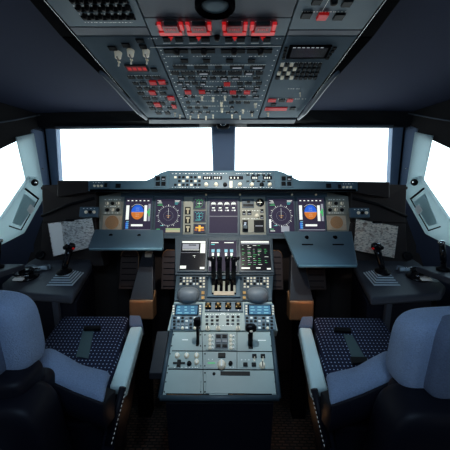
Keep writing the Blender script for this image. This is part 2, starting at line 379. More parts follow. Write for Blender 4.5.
# sliding side window frames with their handles
for s in (0, 1):
    lr = 'left' if not s else 'right'
    t = thing('sliding_window_frame', f'pale blue sliding window frame with folded handle on the {lr} side wall', 'window frame', (sp(30, 215) if not s else V((-sp(30, 215).x, *sp(30, 215)[1:]))))
    mb = MB(bool(s)); mb.prism([sp(15, 137), sp(33, 133), sp(42, 184), sp(25, 181)], side.n * .012, pale_m)
    mb.build('front_stile', t, bevel=.004)
    mb = MB(bool(s)); hh = .03
    lowext = side.hit(-2, 244); low2 = (ue, lowext[1]); upp = side.hit(-1, 217)
    mb.prism([sp(27, 176), sp(34, 177), sp(40.5, 183), sp(42, 196), sp(22, 232), suv(*lowext), suv(*low2), suv(ue, upp[1]), suv(*upp)], side.n * hh, pale_m)
    mb.build('lower_rail', t, bevel=.006)
    mb = MB(bool(s)); o4 = [sp(25, 188.5, hh), sp(38.5, 199, hh), sp(21, 230, hh), sp(9, 226, hh)]
    for i in range(4):
        if i == 3: continue
        mb.tube([o4[i], o4[(i + 1) % 4]], .0035 if i else .006, rail_m, 6)
    mb.build('handle_recess', t)
    mb = MB(bool(s)); i4 = [sp(24, 193, hh), sp(35.5, 202, hh), sp(20.5, 226, hh), sp(12, 223, hh)]; mb.prism(i4, side.n * .006, pale_m)
    hd = mb.build('handle', t, bevel=.003)
    mb = MB(bool(s)); mb.prism([sp(30, 204, hh + .006), sp(34, 208, hh + .006), sp(30, 214, hh + .006), sp(26.5, 210, hh + .006)], side.n * .012, white_m)
    mb.build('latch', hd, bevel=.003, label='white latch')
    mb = MB(bool(s)); c = sp(34.5, 182.5, hh); mb.lathe(c, side.n, [(.022, 0), (.022, .006), (.012, .008)], black_m); mb.lathe(c + side.n * .008, side.n, [(.008, 0), (.008, .003)], chrome_m, 10)
    mb.build('lock_knob', t)
# folded sun blind track above each side window
for s in (0, 1):
    lr = 'left' if not s else 'right'
    mb = MB(bool(s)); pts = [sp(x, y, .02) for x, y in ((-40, 131), (-10, 124), (15, 120), (40, 115))]
    mb.tube(pts, .004, railgrey, 6)
    tag(mb.build('blind_rail'), f'thin grey blind rail above the {lr} side window', 'rail')
# ================================================================== OVERHEAD
OF = slope(36, 1.02, 120, 1.70)     # forward overhead face
OA = slope(-45, .66, 36, 1.02)      # aft overhead face
def on(fr, pts, h=0): return [fr.at(*fr.hit(x, y, h), h) for x, y in pts]
LX = lambda y: 45 + .864 * y
RX = lambda y: 385 - .74 * y
DL = lambda y: 134 + (186 - 134) * max(0, y + 10) / 128 if y > 36 else 133 + .33 * max(y, -45) + 5
DL = lambda y: 136 + .42 * y
DR = lambda y: 298 - .335 * y
UP = V((0, 0, .0115))
def ovsec(name, label, fr, y0, y1, f0, f1, m, inset=0.6):
    t = thing(name, label, 'control panel', fr.at(*fr.hit((f0(y0) + f1(y1)) / 2, (y0 + y1) / 2)))
    mb = MB(); mb.prism(on(fr, [(f0(y0) + inset, y0 + .3), (f1(y0) - inset, y0 + .3), (f1(y1) - inset, y1 - .3), (f0(y1) + inset, y1 - .3)]), UP, m)
    mb.build('face_plate', t, bevel=.002); return t
# carrier behind the sections
t = thing('overhead_console', 'dark frame with side grab rails surrounding the overhead panels', 'frame', (0, 1.2, 1.8))
mb = MB()
for fr, y0, y1 in ((OF, 36, 121), (OA, -45, 36)):
    q = on(fr, [(LX(y0) - 1, y0), (RX(y0) + 1, y0), (RX(y1) + 1, y1), (LX(y1) - 1, y1)]); mb.prism([p + V((0, 0, .012)) for p in q], V((0, 0, .05)), rail_m)
mb.build('carrier', t)
for s in (0, 1):
    X = (lambda y: LX(y)) if not s else (lambda y: RX(y)); d = -1 if not s else 1
    mb = MB()
    for fr, y0, y1 in ((OF, 36, 100), (OA, -45, 36)):
        q = on(fr, [(X(y0) + d * 1, y0), (X(y0) + d * 15, y0), (X(y1) + d * (15 if y1 == 36 else 5), y1), (X(y1) + d * 1, y1)]); mb.prism([p - V((0, 0, .004)) for p in q], V((0, 0, .045)), rail_m)
    mb.build('side_rail', t, bevel=.004)
    mb = MB(); pts = [OA.at(*OA.hit(X(y) + d * 1.0, y, .012), .012) for y in (-45, 0, 34)] + [OF.at(*OF.hit(X(y) + d * 1.0, y, .012), .012) for y in (44, 75, 118)]
    mb.tube(pts, .0014, chrome_m, 6); mb.build('edge_strip', t, label='thin bright metal edge strip')
    # pale grab handle at the forward end
    mb = MB(); ys = (72, 76, 88, 100, 112, 119); ws = (11, 9, 7, 6, 5, 2)
    mb.tube([OF.at(*OF.hit(X(y) + d * w * .62, y, .02), .02) for y, w in zip(ys, ws)], [.007, .009, .010, .012, .013, .008], railgrey, 8)
    mb.build('grab_handle', t, label='grey grab handle')
mb = MB(); mb.prism(on(OF, [(LX(121) - 1, 119.5), (RX(121) + 1, 119.5), (RX(124) + 1, 124), (LX(124) - 3, 124)]), V((0, 0, .04)), railgrey)
mb.build('front_lip', t, bevel=.005, label='grey front lip')
def btn(fr, p, x0, y0, x1, y1, m=btn_m, h=.004, name='push_button', leg=None):
    mb = MB(); mb.pbox(fr, x0, y0, x1, y1, 0, h, m, .0008)
    if leg:
        xm = (x1 - x0) * .18; mb.flat(fr, x0 + xm, y0 + (y1 - y0) * .55, x1 - xm, y1 - (y1 - y0) * .15, h + .0006, leg)
    return mb.build(name, p)
def knob(fr, p, x, y, rpx, m=black_m, h=.014, name='knob', tick=None):
    u, v = fr.hit(x, y, h); u2 = fr.hit(x + rpx, y, h)[0]; r = abs(u2 - u)
    mb = MB(); mb.lathe(fr.at(u, v, 0), fr.n, [(r * 1.1, 0), (r, h * .3), (r * .85, h), (r * .5, h * 1.08)], m, 12)
    if tick: mb.box(fr, u - r * .15, u + r * .15, v - r * .8, v + r * .8, h, h * 1.25, tick)
    return mb.build(name, p)
def toggle(fr, p, x, y, s=2.2, m=tog_m, name='toggle_switch'):
    u, v = fr.hit(x, y, .006); w = abs(fr.hit(x + s, y, .006)[0] - u)
    mb = MB(); mb.box(fr, u - w * .45, u + w * .45, v - w * .6, v + w * .6, 0, .003, m)
    mb.lathe(fr.at(u, v, .002), (fr.n + fr.v * .25), [(w * .30, 0), (w * .22, .004), (w * .30, .012), (w * .38, .018), (w * .2, .021)], m, 10)
    return mb.build(name, p)
def marks(fr, p, lst, m=ltr_m, h=.0012, name='lettering'):
    mb = MB()
    for x0, y0, x1, y1 in lst: mb.flat(fr, x0, y0, x1, y1, h, m)
    print_on(p, mb)
def minitext(n, x0, y, x1, hh=.8, seed=0):
    """short dashes that read as rows of small engraved legends"""
    rr = random.Random(seed * 31 + n); out = []; x = x0
    while x < x1:
        w = rr.uniform(.5, 1.8); out.append((x, y, min(x + w, x1), y + hh)); x += w + rr.uniform(.4, 2.5)
    return out
# aft left: circuit breakers
t = ovsec('circuit_breaker_panel', 'grey panel with rows of black breaker knobs at overhead left rear', OA, -44, 27, LX, DL, ovh_m)
for row, (x0, x1, y) in enumerate(((60, 123, -14), (66, 125, -6), (71, 127, 2), (77, 130, 10), (83, 134, 18.5))):
    n = 7
    mb = MB(); mb.pbox(OA, x0 - 1, y - 1.6, x1 + 1, y + 1.8, 0, .003, rail_m); mb.build('breaker_strip', t)
    for k in range(n):
        knob(OA, t, x0 + 2 + (x1 - x0 - 4) * k / (n - 1), y + .6, 2.4, black_m, .012, 'breaker_knob')
    marks(OA, t, minitext(row, x0 + 2, y + 3.6, x1 - 1, .7, 3))
t = ovsec('overhead_trim_strip', 'plain grey strip between the breaker rows and left switch panel', OA, 27, 36, LX, DL, ovh_dk)
# aft centre plain section with reading light
t = ovsec('overhead_access_cover', 'plain grey overhead cover with round dark reading light', OA, -44, 18, DL, DR, ovh_dk)
u, v = OA.hit(215, 3); mb = MB(); mb.lathe(OA.at(u, v, 0), OA.n, [(.055, -.004), (.055, .012), (.050, .018), (.047, .012), (.040, .006)], rail_m, 28)
mb.lathe(OA.at(u, v, .004), OA.n, [(.039, 0), (.036, .004), (.02, .006)], glare_m, 24); mb.build('reading_light', t)
# fire panel
t = ovsec('engine_fire_panel', 'overhead panel with four guarded red engine fire buttons', OA, 18, 36, DL, DR, ovh_m)
t2 = ovsec('engine_agent_panel', 'narrow overhead strip of agent buttons below the red fire buttons', OF, 36, 46, DL, DR, ovh_m)
for k, (x0, x1) in enumerate(((158, 183.5), (186, 211.5), (222, 247.5), (250, 276))):
    w = x1 - x0
    mb = MB(); mb.pbox(OA, x0, 25, x1, 35.5, 0, .004, e_dred)
    for a in (x0, x1 - 4): mb.pbox(OA, a, 24.6, a + 4, 31, .004, .012, e_red, .001)
    mb.pbox(OA, x0 + 1.5, 32.5, x1 - 1.5, 35.8, .004, .008, e_red)
    f = mb.build('fire_guard', t)
    mb = MB(); mb.pbox(OA, x0 + 4.5, 26.3, x1 - 4.5, 33.5, .004, .016, e_dred, .002)
    mb.pbox(OA, x0 + 6, 24.8, x1 - 6, 27.2, .004, .014, black_m, .001); mb.build('fire_button', f)
    text(OA, (x0 + x1) / 2, 22.4, 'ENG %d' % (k + 1), 2.2, ltr_m, t, .001)
    text(OA, (x0 + x1) / 2, 30, 'FIRE', 2.2, red_m, t, .0165)
    mb = MB(); mb.prism(on(OF, [((x0 + x1) / 2 - 2.5, 36.6), ((x0 + x1) / 2 + 2.5, 36.6), ((x0 + x1) / 2, 40.5)]), OF.n * .003, e_red); mb.build('warning_arrow', t2)
for a, b in ((163, 170.5), (175, 183), (189, 197), (201, 209.5), (225, 232.5), (237, 245), (251, 259), (263, 270.5)):
    btn(OF, t2, a, 38.2, b, 42, btn_m); marks(OF, t2, [(a, 43, b, 43.5)])
knob(OF, t2, 217, 40, 2.8)
marks(OF, t2, minitext(1, 148, 38.3, 158, .7) + minitext(2, 276, 38.3, 281, .7))
# main centre systems panel
t = ovsec('systems_switch_panel', 'central overhead panel crowded with dark buttons and cream toggle switches', OF, 46, 119, DL, DR, ovh_m)
rr = random.Random(3)
for a, b in ((164, 188), (191, 215), (221, 245), (247, 272)):
    mb = MB(); mb.pbox(OF, a, 50, b, 53.5, 0, .004, btn_m); mb.build('selector_strip', t)
    knob(OF, t, (a + b) / 2 + 1, 54, 3.4, black_m, .014)
    marks(OF, t, minitext(int(a), a + 2, 56, b - 3, .7))
for x in (181, 203, 226, 248): btn(OF, t, x, 60, x + 7, 63)
rows = [(67.5, 3.0, ((173, 187), (194, 208), (215, 222), (230, 244), (250, 265))), (73.5, 3.0, ((171, 179), (181, 195), (197, 210), (212, 226), (228, 242), (244, 254), (256, 263))),
        (78.5, 2.4, ((178, 185), (188, 195), (201, 207), (210, 216), (220, 228), (231, 240), (253, 260))), (83.8, 2.4, ((177, 183), (185, 190), (192, 198), (200, 206), (237, 243), (245, 252), (256, 262))),
        (88.4, 2, ((182, 187), (196, 202), (217, 223), (238, 245), (254, 260))), (92.6, 2, ((205, 211), (214, 219), (221, 228), (236, 242), (252, 257))),
        (97.4, 2, ((184, 188), (191, 195), (232, 238), (240, 246), (253, 259))), (103, 2, ((186, 190), (196, 200), (229, 234), (236, 241), (244, 250))),
        (108, 1.8, ((187, 192), (195, 200), (203, 208), (230, 234))), (113, 1.6, ((190, 194), (198, 202), (206, 210), (226, 230), (234, 238), (250, 254)))]
for y, hh, lst in rows:
    for a, b in lst: btn(OF, t, a, y - hh / 2, b, y + hh / 2, leg=None if rr.random() < .6 else (e_grey))
    marks(OF, t, minitext(int(y), lst[0][0], y - hh / 2 - 1.3, lst[-1][1], .6))
for x, y in ((188, 93), (202, 92.6), (233, 93), (247, 93), (227, 85)):
    btn(OF, t, x - 3.2, y - 1.6, x + 3.2, y + 1.6, red_m, .005, 'red_button')
for x, y, s in ((202, 98, 3.2), (213, 99, 3.2), (221.5, 104, 3.6), (225, 98, 3.0), (222, 110, 3.2), (255.5, 105, 3.4), (243, 111, 2.6), (190.5, 117, 2), (198.5, 116, 2), (206, 117.5, 2), (213, 116, 2), (232, 116, 2), (240, 117, 2), (252, 114, 2)):
    toggle(OF, t, x, y, s)
marks(OF, t, [(173, 65, 266, 65.35), (177, 96, 200, 96.3), (236, 100.6, 262, 100.9), (186, 106, 212, 106.3), (150, 46.7, 281, 47.1)])
marks(OF, t, [(DL(y) + 3.2, y, DL(y) + 4.6, y + 1) for y in range(50, 116, 4)] + [(DR(y) - 4.4, y, DR(y) - 3.2, y + .9) for y in range(50, 112, 5)])
# left systems panel
t = ovsec('left_switch_panel', 'overhead left panel with white wiper knobs and red lit display', OF, 36, 118, LX, DL, ovh_m)
for x, y, w in ((112.5, 49, 8), (126, 46, 8), (140, 41.5, 8), (143, 47.5, 7)): btn(OF, t, x - w / 2, y - 1.9, x + w / 2, y + 1.9)
for x, y in ((118, 58), (130.5, 56), (146, 56)): knob(OF, t, x, y, 3.6, tog_m, .02, 'rotary_knob', chrome_m); toggle(OF, t, x + 1, y + 5, 2.6)
mb = MB(); mb.pbox(OF, 126, 65.5, 147.5, 72, 0, .004, black_m); mb.flat(OF, 127, 66.3, 146.6, 71.4, .0045, e_dred)
for k in range(4): mb.flat(OF, 128 + k * 5, 67.6, 131.4 + k * 5, 70.4, .005, e_red)
mb.build('display_window', t); btn(OF, t, 151, 69, 157, 72)
lrows = [(78, ((128, 135), (137, 143), (145, 151), (153, 160))), (84, ((133, 138), (140, 146), (154, 160), (162, 168))), (89, ((137, 142), (144, 150), (152, 158), (160, 167))), (94, ((138, 144), (152, 157), (160, 166))), (99, ((143, 150), (152, 157), (165, 171))), (104, ((147, 153), (160, 165), (172, 176))), (109, ((150, 155), (157, 162), (168, 173))), (113.5, ((156, 161), (165, 170)))]
for y, lst in lrows:
    for a, b in lst: btn(OF, t, a, y - 1.2, b, y + 1.2)
    marks(OF, t, minitext(int(y), lst[0][0], y - 2.5, lst[-1][1], .6, 5))
for x, y, w in ((153, 83.5, 3.5), (162, 83, 3.5), (152.5, 93.5, 3.2), (171, 99, 3.4), (157.5, 105.5, 3.2), (174, 107, 2.2)): btn(OF, t, x - w, y - 1.8, x + w, y + 1.8, red_m, .006, 'red_button')
for x, y in ((175, 114), (180, 116)): toggle(OF, t, x, y, 2)
# right side
t = ovsec('voice_control_panel', 'plain grey panel with few black square keys at overhead right rear', OA, -44, 30, DR, RX, ovh_m)
for x, y, w in ((317, 3, 9.5), (347, 5, 9.5), (306.5, 16.5, 10), (339, 18, 10), (318, -10, 9), (342, -9, 9)): btn(OA, t, x - w / 2, y - 2.8, x + w / 2, y + 2.8, h=.006)
btn(OA, t, 317.5, 15, 327.5, 21, red_m, .008, 'red_guard'); knob(OA, t, 334, 4.5, 4, black_m, .02)
marks(OA, t, minitext(3, 302, 11.5, 348, .7) + minitext(4, 306, -2.5, 350, .7) + [(327, -6, 327.6, 11)])
ovsec('overhead_trim_strip', 'plain grey strip behind the overhead keypad panel on the right', OA, 30, 36, DR, RX, ovh_dk)
t = ovsec('keypad_panel', 'overhead right panel with dark screen and number keypad', OF, 36, 118, DR, RX, ovh_m)
mb = MB(); mb.pbox(OF, 288, 46.5, 329, 59, 0, .006, rail_m, .001); mb.build('screen_frame', t)
mb = MB(); mb.pbox(OF, 291, 48.5, 326, 57.5, .006, .008, scr_b)
for k in range(7): mb.flat(OF, 293 + k * 4.6, 47.3, 296 + k * 4.6, 48.2, .0085, e_grey)
mb.build('screen', t)
for k in range(4): btn(OF, t, 284.5 - k * .8, 48 + k * 3.2, 287.4 - k * .8, 50.2 + k * 3.2); btn(OF, t, 333 - k * 2.4, 48 + k * 3.2, 336.4 - k * 2.4, 50.2 + k * 3.2)
for r_ in range(4):
    for c in range(9):
        x = 280.5 - r_ * 1.6 + c * 4.7; y = 65.6 + r_ * 4.3
        btn(OF, t, x, y - 1.4, x + 3.5, y + 1.4, tog_m if (c < 4 and (r_ + c) % 2 == 0) else btn_m, .006, 'key')
marks(OF, t, minitext(8, 284, 62.5, 322, .6) + minitext(9, 278, 98.6, 306, .7) + minitext(10, 288, 88.5, 300, .6))
for a, b, y in ((268, 276, 101), (287, 293, 101), (265, 287, 109.5)): btn(OF, t, a, y - 1.5, b, y + 1.5, red_m, .004, 'red_button')
for a, b, y in ((279, 285, 101), (271, 276, 105), (290, 295, 109)): btn(OF, t, a, y - 1.2, b, y + 1.2)
toggle(OF, t, 268, 114, 2.6); toggle(OF, t, 300, 94, 1.6)
# ================================================================== GLARESHIELD
G = slope(170, 1.76, 191, 1.72)
def gz(px, py, h=0): return G.at(*G.hit(px, py, h), h)
t = thing('glareshield', 'long blue grey glareshield coaming under the windscreens with raised centre', 'glareshield', (0, 1.75, 1.25))
mb = MB(); top = [(88, 180.5), (146, 180.5), (153, 177.5), (160, 173), (168, 170.3), (276, 170.3), (284, 172.5), (292, 177), (300, 180.5), (358, 181.5)]
botm = [(x, 191.5) for x, y in top]
d = V((0, .16, 0))
pts = [gz(*p) for p in top] + [gz(*p) for p in botm[::-1]]; mb.prism(pts, d, glare_m); mb.build('coaming', t, bevel=.006)
for a in ([(57, 180.5), (88, 180.5), (88, 192), (57, 197)], [(358, 181.5), (390, 182), (390, 198), (358, 193)]):
    mb = MB(); mb.prism([gz(*p) for p in a], d, cowl_m); mb.build('end_cap', t, bevel=.006, label='dark brown end cap')
mb = MB(); q = [gz(56, 181.5), gz(391, 182)]; zt = gz(100, 183).z
mb.hexa([V((-1.13, 1.80, zt - .02)), V((1.13, 1.80, zt - .02)), V((1.11, 1.97, zt - .06)), V((-1.11, 1.97, zt - .06))], [V((-1.13, 1.80, zt - .035)), V((1.13, 1.80, zt - .035)), V((1.11, 1.97, zt - .075)), V((-1.11, 1.97, zt - .075))], cowl_m)
mb.hexa([V((-1.05, 1.97, zt - .06)), V((1.05, 1.97, zt - .06)), V((.25, 2.30, zt - .10)), V((-.25, 2.30, zt - .10))], [V((-1.05, 1.97, zt - .075)), V((1.05, 1.97, zt - .075)), V((.25, 2.30, zt - .115)), V((-.25, 2.30, zt - .115))], cowl_m)
mb.build('top_pad', t, label='dark pad running forward to the glass')
mb = MB(); mb.pbox(G, 90, 189.2, 356, 191.2, .001, .008, rail_m); mb.build('shadow_lip', t)
# flight control unit on the centre
t = thing('flight_control_unit', 'centre glareshield panel with small displays, selector knobs and buttons', 'control panel', gz(222, 180))
mb = MB(); mb.pbox(G, 169, 171.5, 275, 188.5, .001, .007, panel_m, .002); mb.build('face_plate', t, bevel=.001)
GF = Fr(G.at(0, 0, .007), G.u, G.v)
for a, b in ((203, 212), (213, 222), (229, 243), (251, 258), (263, 272)): 
    mb = MB(); mb.pbox(GF, a, 176, b, 179.5, 0, .001, scr_b)
    for k in range(3): mb.flat(GF, a + 1.4 + k * (b - a) / 4, 176.9, a + 2.6 + k * (b - a) / 4, 178.7, .0014, e_white)
    mb.build('display_window', t)
for x, m in ((206, tog_m), (216, tog_m), (225, black_m), (240, tog_m), (252, tog_m), (262, btn_m), (270, tog_m)): knob(GF, t, x, 183.8, 2.0, m, .016, 'selector_knob')
mb = MB(); mb.pbox(GF, 229.5, 181, 232.5, 187.5, 0, .006, tog_m); mb.build('speed_lever', t)
for r_ in range(3):
    for c in range(7):
        if (r_, c) in ((1, 0),): continue
        btn(GF, t, 174 + c * 4 - .0, 176 + r_ * 3.8, 176.6 + c * 4, 178.2 + r_ * 3.8, btn_m if (r_ + c) % 3 else tog_m, .003)
for r_ in range(2):
    for c in range(5): btn(GF, t, 246.5 + c * 5.2, 174.2 + r_ * 6.2, 249.6 + c * 5.2, 175.6 + r_ * 6.2, btn_m, .003)
marks(GF, t, minitext(5, 172, 173.3, 200, .6) + minitext(6, 203, 173.3, 227, .6) + minitext(7, 236, 173.3, 272, .6) + minitext(8, 172, 187, 200, .6) + minitext(9, 236, 187.2, 272, .6))
for (x0, lr) in ((155, 'left'), (281, 'right')):
    t = thing('warning_light_block', f'square block of four warning buttons on the {lr} of the glareshield centre', 'button block', gz(x0 + 5, 181))
    mb = MB(); mb.pbox(G, x0 - 1, 175, x0 + 12, 187.5, .001, .005, panel_m, .001); mb.build('plate', t)
    G5 = Fr(G.at(0, 0, .005), G.u, G.v)
    for i in range(2):
        for j in range(2): btn(G5, t, x0 + .6 + i * 5.6, 176.3 + j * 5.2, x0 + 4.8 + i * 5.6, 180.4 + j * 5.2, btn_m, .004, 'warning_button', leg=e_grey if (i, j) == (1, 0) else None)
for (x0, x1, y, lr) in ((90, 109, 185, 'left'), (337, 357, 186.3, 'right')):
    t = thing('lighting_control_panel', f'small panel with pale knobs on the {lr} end of the glareshield', 'control panel', gz((x0 + x1) / 2, y))
    mb = MB(); mb.pbox(G, x0, y - 4, x1, y + 3.8, .001, .006, panel_m, .001); mb.build('plate', t); G5 = Fr(G.at(0, 0, .006), G.u, G.v)
    a = x0 + 3 if lr == 'left' else x0 + 6
    for k in range(3): knob(G5, t, a + 1 + k * 3.6, y + .5, 1.2, tog_m, .008)
    marks(G5, t, minitext(3, a, y - 2.8, a + 10, .7)); bx = x1 - 5 if lr == 'left' else x0 + 1.2
    btn(G5, t, bx, y - 2, bx + 3, y + 2)
for (x0, x1, lr) in ((116, 120, 'left'), (327, 331, 'right')):
    mb = MB(); mb.pbox(G, x0 - .6, 183.5, x1 + .4, 187.6, .001, .006, btn_m, .001); tag(mb.build('chronometer_button'), f'small dark square button on the {lr} glareshield wing', 'button')
# ================================================================== INSTRUMENT PANEL
M = slope(193, 1.84, 240, 1.76)
t = thing('instrument_panel', 'wide grey main instrument panel below the glareshield holding the displays', 'instrument panel', (0, 1.85, 1.0))
mb = MB(); uo = [(99, 196), (122, 192), (326, 192), (348, 196), (354, 205), (354, 238), (99, 238)]
mb.prism([M.at(*M.hit(x, y)) for x, y in uo], (0, .06, 0), inst_m); mb.build('face_plate', t, bevel=.004)
mb = MB(); mb.pbox(M, 121, 192.6, 327, 196.6, .001, .004, panel_m); mb.build('upper_strip', t)
for x in (152.7, 182.6, 207, 239.5, 266.5, 296):
    mb = MB(); mb.pbox(M, x - .8, 196, x + .6, 237, .001, .005, bezel_m); mb.build('divider', t)
mb = MB(); mb.pbox(M, 99, 234.5, 354, 238.5, .001, .006, bezel_m); mb.build('lower_rail', t)
# glare-lit glareshield lamps
for x in (206, 240, 292, 316): 
    mb = MB(); u, v = M.hit(x, 194.6, .006); mb.lathe(M.at(u, v, .004), M.n, [(.007, 0), (.007, .006), (.003, .009)], tog_m, 10); mb.build('flood_lamp', t)
def display(x0, y0, x1, y1, fr, label, fn, bw=2.2, cat='display', name='display_unit'):
    t = thing(name, label, cat, fr.at(*fr.hit((x0 + x1) / 2, (y0 + y1) / 2)))
    mb = MB(); mb.pbox(fr, x0 - bw, y0 - bw, x1 + bw, y1 + bw, .001, .010, bezel_m, .002); mb.build('bezel', t, bevel=.0015)
    S = Fr(fr.at(0, 0, .0105), fr.u, fr.v); u0, u1, v0, v1 = S.rect(x0, y0, x1, y1)
    mb = MB(); mb.poly([S.at(u0, v0), S.at(u1, v0), S.at(u1, v1), S.at(u0, v1)], scr_m)
    W, H = u1 - u0, v1 - v0
    def L(a, b, c, d, m, h=.0006): mb.poly([S.at(u0 + W * a, v1 - H * d, h), S.at(u0 + W * c, v1 - H * d, h), S.at(u0 + W * c, v1 - H * b, h), S.at(u0 + W * a, v1 - H * b, h)], m)
    fn(mb, S, u0, v1, W, H, L); mb.build('screen', t)
    return t
def pfd(mb, S, u0, v1, W, H, L):
    cx, cy, r = u0 + W * .47, v1 - H * .40, W * .24
    mb.disc(S, cx, cy, r, .0005, e_blue, 8, 172, 20, r * 1.2); mb.disc(S, cx, cy, r, .0005, e_brown, 188, 352, 20, r * 1.2)
    mb.poly([S.at(cx - r, cy - .001, .0007), S.at(cx + r, cy - .001, .0007), S.at(cx + r * .98, cy + r * .2, .0006), S.at(cx - r * .98, cy + r * .2, .0006)], e_blue)
    mb.poly([S.at(cx - r, cy + .001, .0007), S.at(cx + r, cy + .001, .0007), S.at(cx + r * .98, cy - r * .2, .0006), S.at(cx - r * .98, cy - r * .2, .0006)], e_brown)
    for k in range(-2, 3): mb.box(S, cx - r * (.3 if k else .9), cx + r * (.3 if k else .9), cy + k * r * .33 - .0005, cy + k * r * .33 + .0005, .0008, .001, e_white)
    mb.ring(S, cx, cy, r * 1.32, .0016, .0006, e_white, 40, 140, 14)
    L(.03, .20, .15, .62, e_white); L(.73, .20, .84, .66, e_white); L(.88, .16, .97, .66, e_grey); L(.90, .30, .95, .52, e_green, .0009); L(.84, .36, .9, .44, e_green, .0009)
    L(.25, .75, .70, .81, e_white); L(0, .90, 1, .92, e_grey); L(.04, .70, .14, .88, e_blue)
    for k in range(6): L(.06 + k * .155, .05, .13 + k * .155, .08, e_white)
    for k in range(4): L(.06, .66 + k * .06, .16, .69 + k * .06, e_lcd2)
def nd(mb, S, u0, v1, W, H, L):
    cx, cy, r = u0 + W * .5, v1 - H * .50, W * .38
    mb.ring(S, cx, cy, r, .0012, .0006, e_grey)
    for k in range(36):
        a = R(k * 10); l = r * (1.10 if k % 3 else 1.2)
        p = lambda q, w: S.at(cx + q * math.cos(a) - w * math.sin(a), cy + q * math.sin(a) + w * math.cos(a), .0007)
        w_ = .0007 if k % 3 else .0016
        mb.poly([p(r, -w_), p(l, -w_), p(l, w_), p(r, w_)], e_white)
    mb.ring(S, cx, cy, r * .5, .0009, .0006, e_grey)
    mb.box(S, cx - .0008, cx + .0008, cy - r * .25, cy + r * .8, .0006, .0009, e_white); mb.box(S, cx - r * .22, cx + r * .22, cy - .0008, cy + .0008, .0006, .0009, e_amber)
    mb.box(S, cx - r * .1, cx + r * .1, cy - r * .2, cy - r * .17, .0006, .0009, e_amber)
    for k in range(5): L(.05 + .05 * (k % 2), .04 + .035 * k, .19 + .02 * k, .055 + .035 * k, e_white if k < 3 else e_green)
    for k in range(4): L(.74, .04 + .035 * k, .95 - .03 * k, .055 + .035 * k, e_white if k < 2 else e_cyan)
    L(.06, .88, .2, .90, e_green); L(.06, .93, .24, .95, e_white); L(.2, .78, .34, .795, e_cyan)
def nd_l(*a): nd(*a); a[-1](.42, .86, .98, .98, e_cream); a[-1](.42, .88, .98, .90, e_green)
def nd_r(*a): nd(*a); a[-1](.48, .80, .80, .97, e_grey); a[-1](.02, .60, .10, .86, e_white)
def ewd(mb, S, u0, v1, W, H, L):
    for k in range(4):
        cx = u0 + W * (.14 + .24 * k); cy = v1 - H * .15
        mb.ring(S, cx, cy, W * .09, .0022, .0006, e_white, -20, 200, 12); L(.07 + .24 * k, .10, .2 + .24 * k, .15, e_white); L(.09 + .24 * k, .24, .19 + .24 * k, .27, e_white)
        L(.07 + .24 * k, .31, .13 + .24 * k, .35, e_grey); L(.15 + .24 * k, .31, .21 + .24 * k, .35, e_white)
    L(0, .50, 1, .51, e_grey)
display(125, 198.5, 151, 233, M, 'outermost left screen with blue and orange horizon ball', pfd)
display(155.5, 199, 181, 233, M, 'left navigation screen with white compass rose and cream footer', nd_l)
display(209.5, 199.5, 237.5, 233, M, 'middle dark screen with a row of white engine gauges on top', ewd)
display(268.5, 199, 294, 233, M, 'right navigation screen with white compass rose and grey block', nd_r)
display(298.5, 198.5, 324.5, 233, M, 'outermost right screen with blue and orange horizon ball', pfd)
# clusters at both ends
def sidecluster(x0, x1, lr):
    t = thing('speaker_dial_panel', f'beige panel with round brown speaker grille at the {lr} end of the instruments', 'control panel', M.at(*M.hit((x0 + x1) / 2, 212)))
    mb = MB(); mb.pbox(M, x0, 215.5, x1, 230, .001, .008, beige_m, .001); mb.build('speaker_plate', t)
    u, v = M.hit((x0 + x1) / 2, 222.5, .008); r = abs(M.hit(x0 + 2.5, 222)[0] - u)
    mb = MB(); mb.lathe(M.at(u, v, .008), M.n, [(r, 0), (r, .004), (r * .93, .0055), (r * .90, .003)], beige_m, 28); q = Fr(M.at(0, 0, .0112), M.u, M.v)
    mb.disc(q, u, v, r * .90, 0, grille_m)
    for k in range(4): mb.ring(q, u, v, r * (.8 - .2 * k), r * .05, .0008, brass_m, n=20)
    mb.build('speaker_grille', t, label='round brown speaker grille')
    mb = MB(); mb.pbox(M, x0, 197, x1, 214.5, .001, .006, inst_m, .001); mb.build('switch_plate', t); q = Fr(M.at(0, 0, .006), M.u, M.v)
    for i in range(3):
        for j in range(2):
            x = x0 + 4 + i * (x1 - x0 - 8) / 2; y = 203 + j * 6.5
            knob(q, t, x, y, 1.7, black_m if (i + j) % 2 else tog_m, .010, tick=chrome_m)
    marks(q, t, minitext(3, x0 + 2, 199.3, x1 - 1, .7, x0) + minitext(4, x0 + 2, 206, x1 - 1, .7, x0) + minitext(5, x0 + 2, 212.6, x1 - 1, .7, x0))
sidecluster(102.5, 121.5, 'left'); sidecluster(326.5, 346.5, 'right')
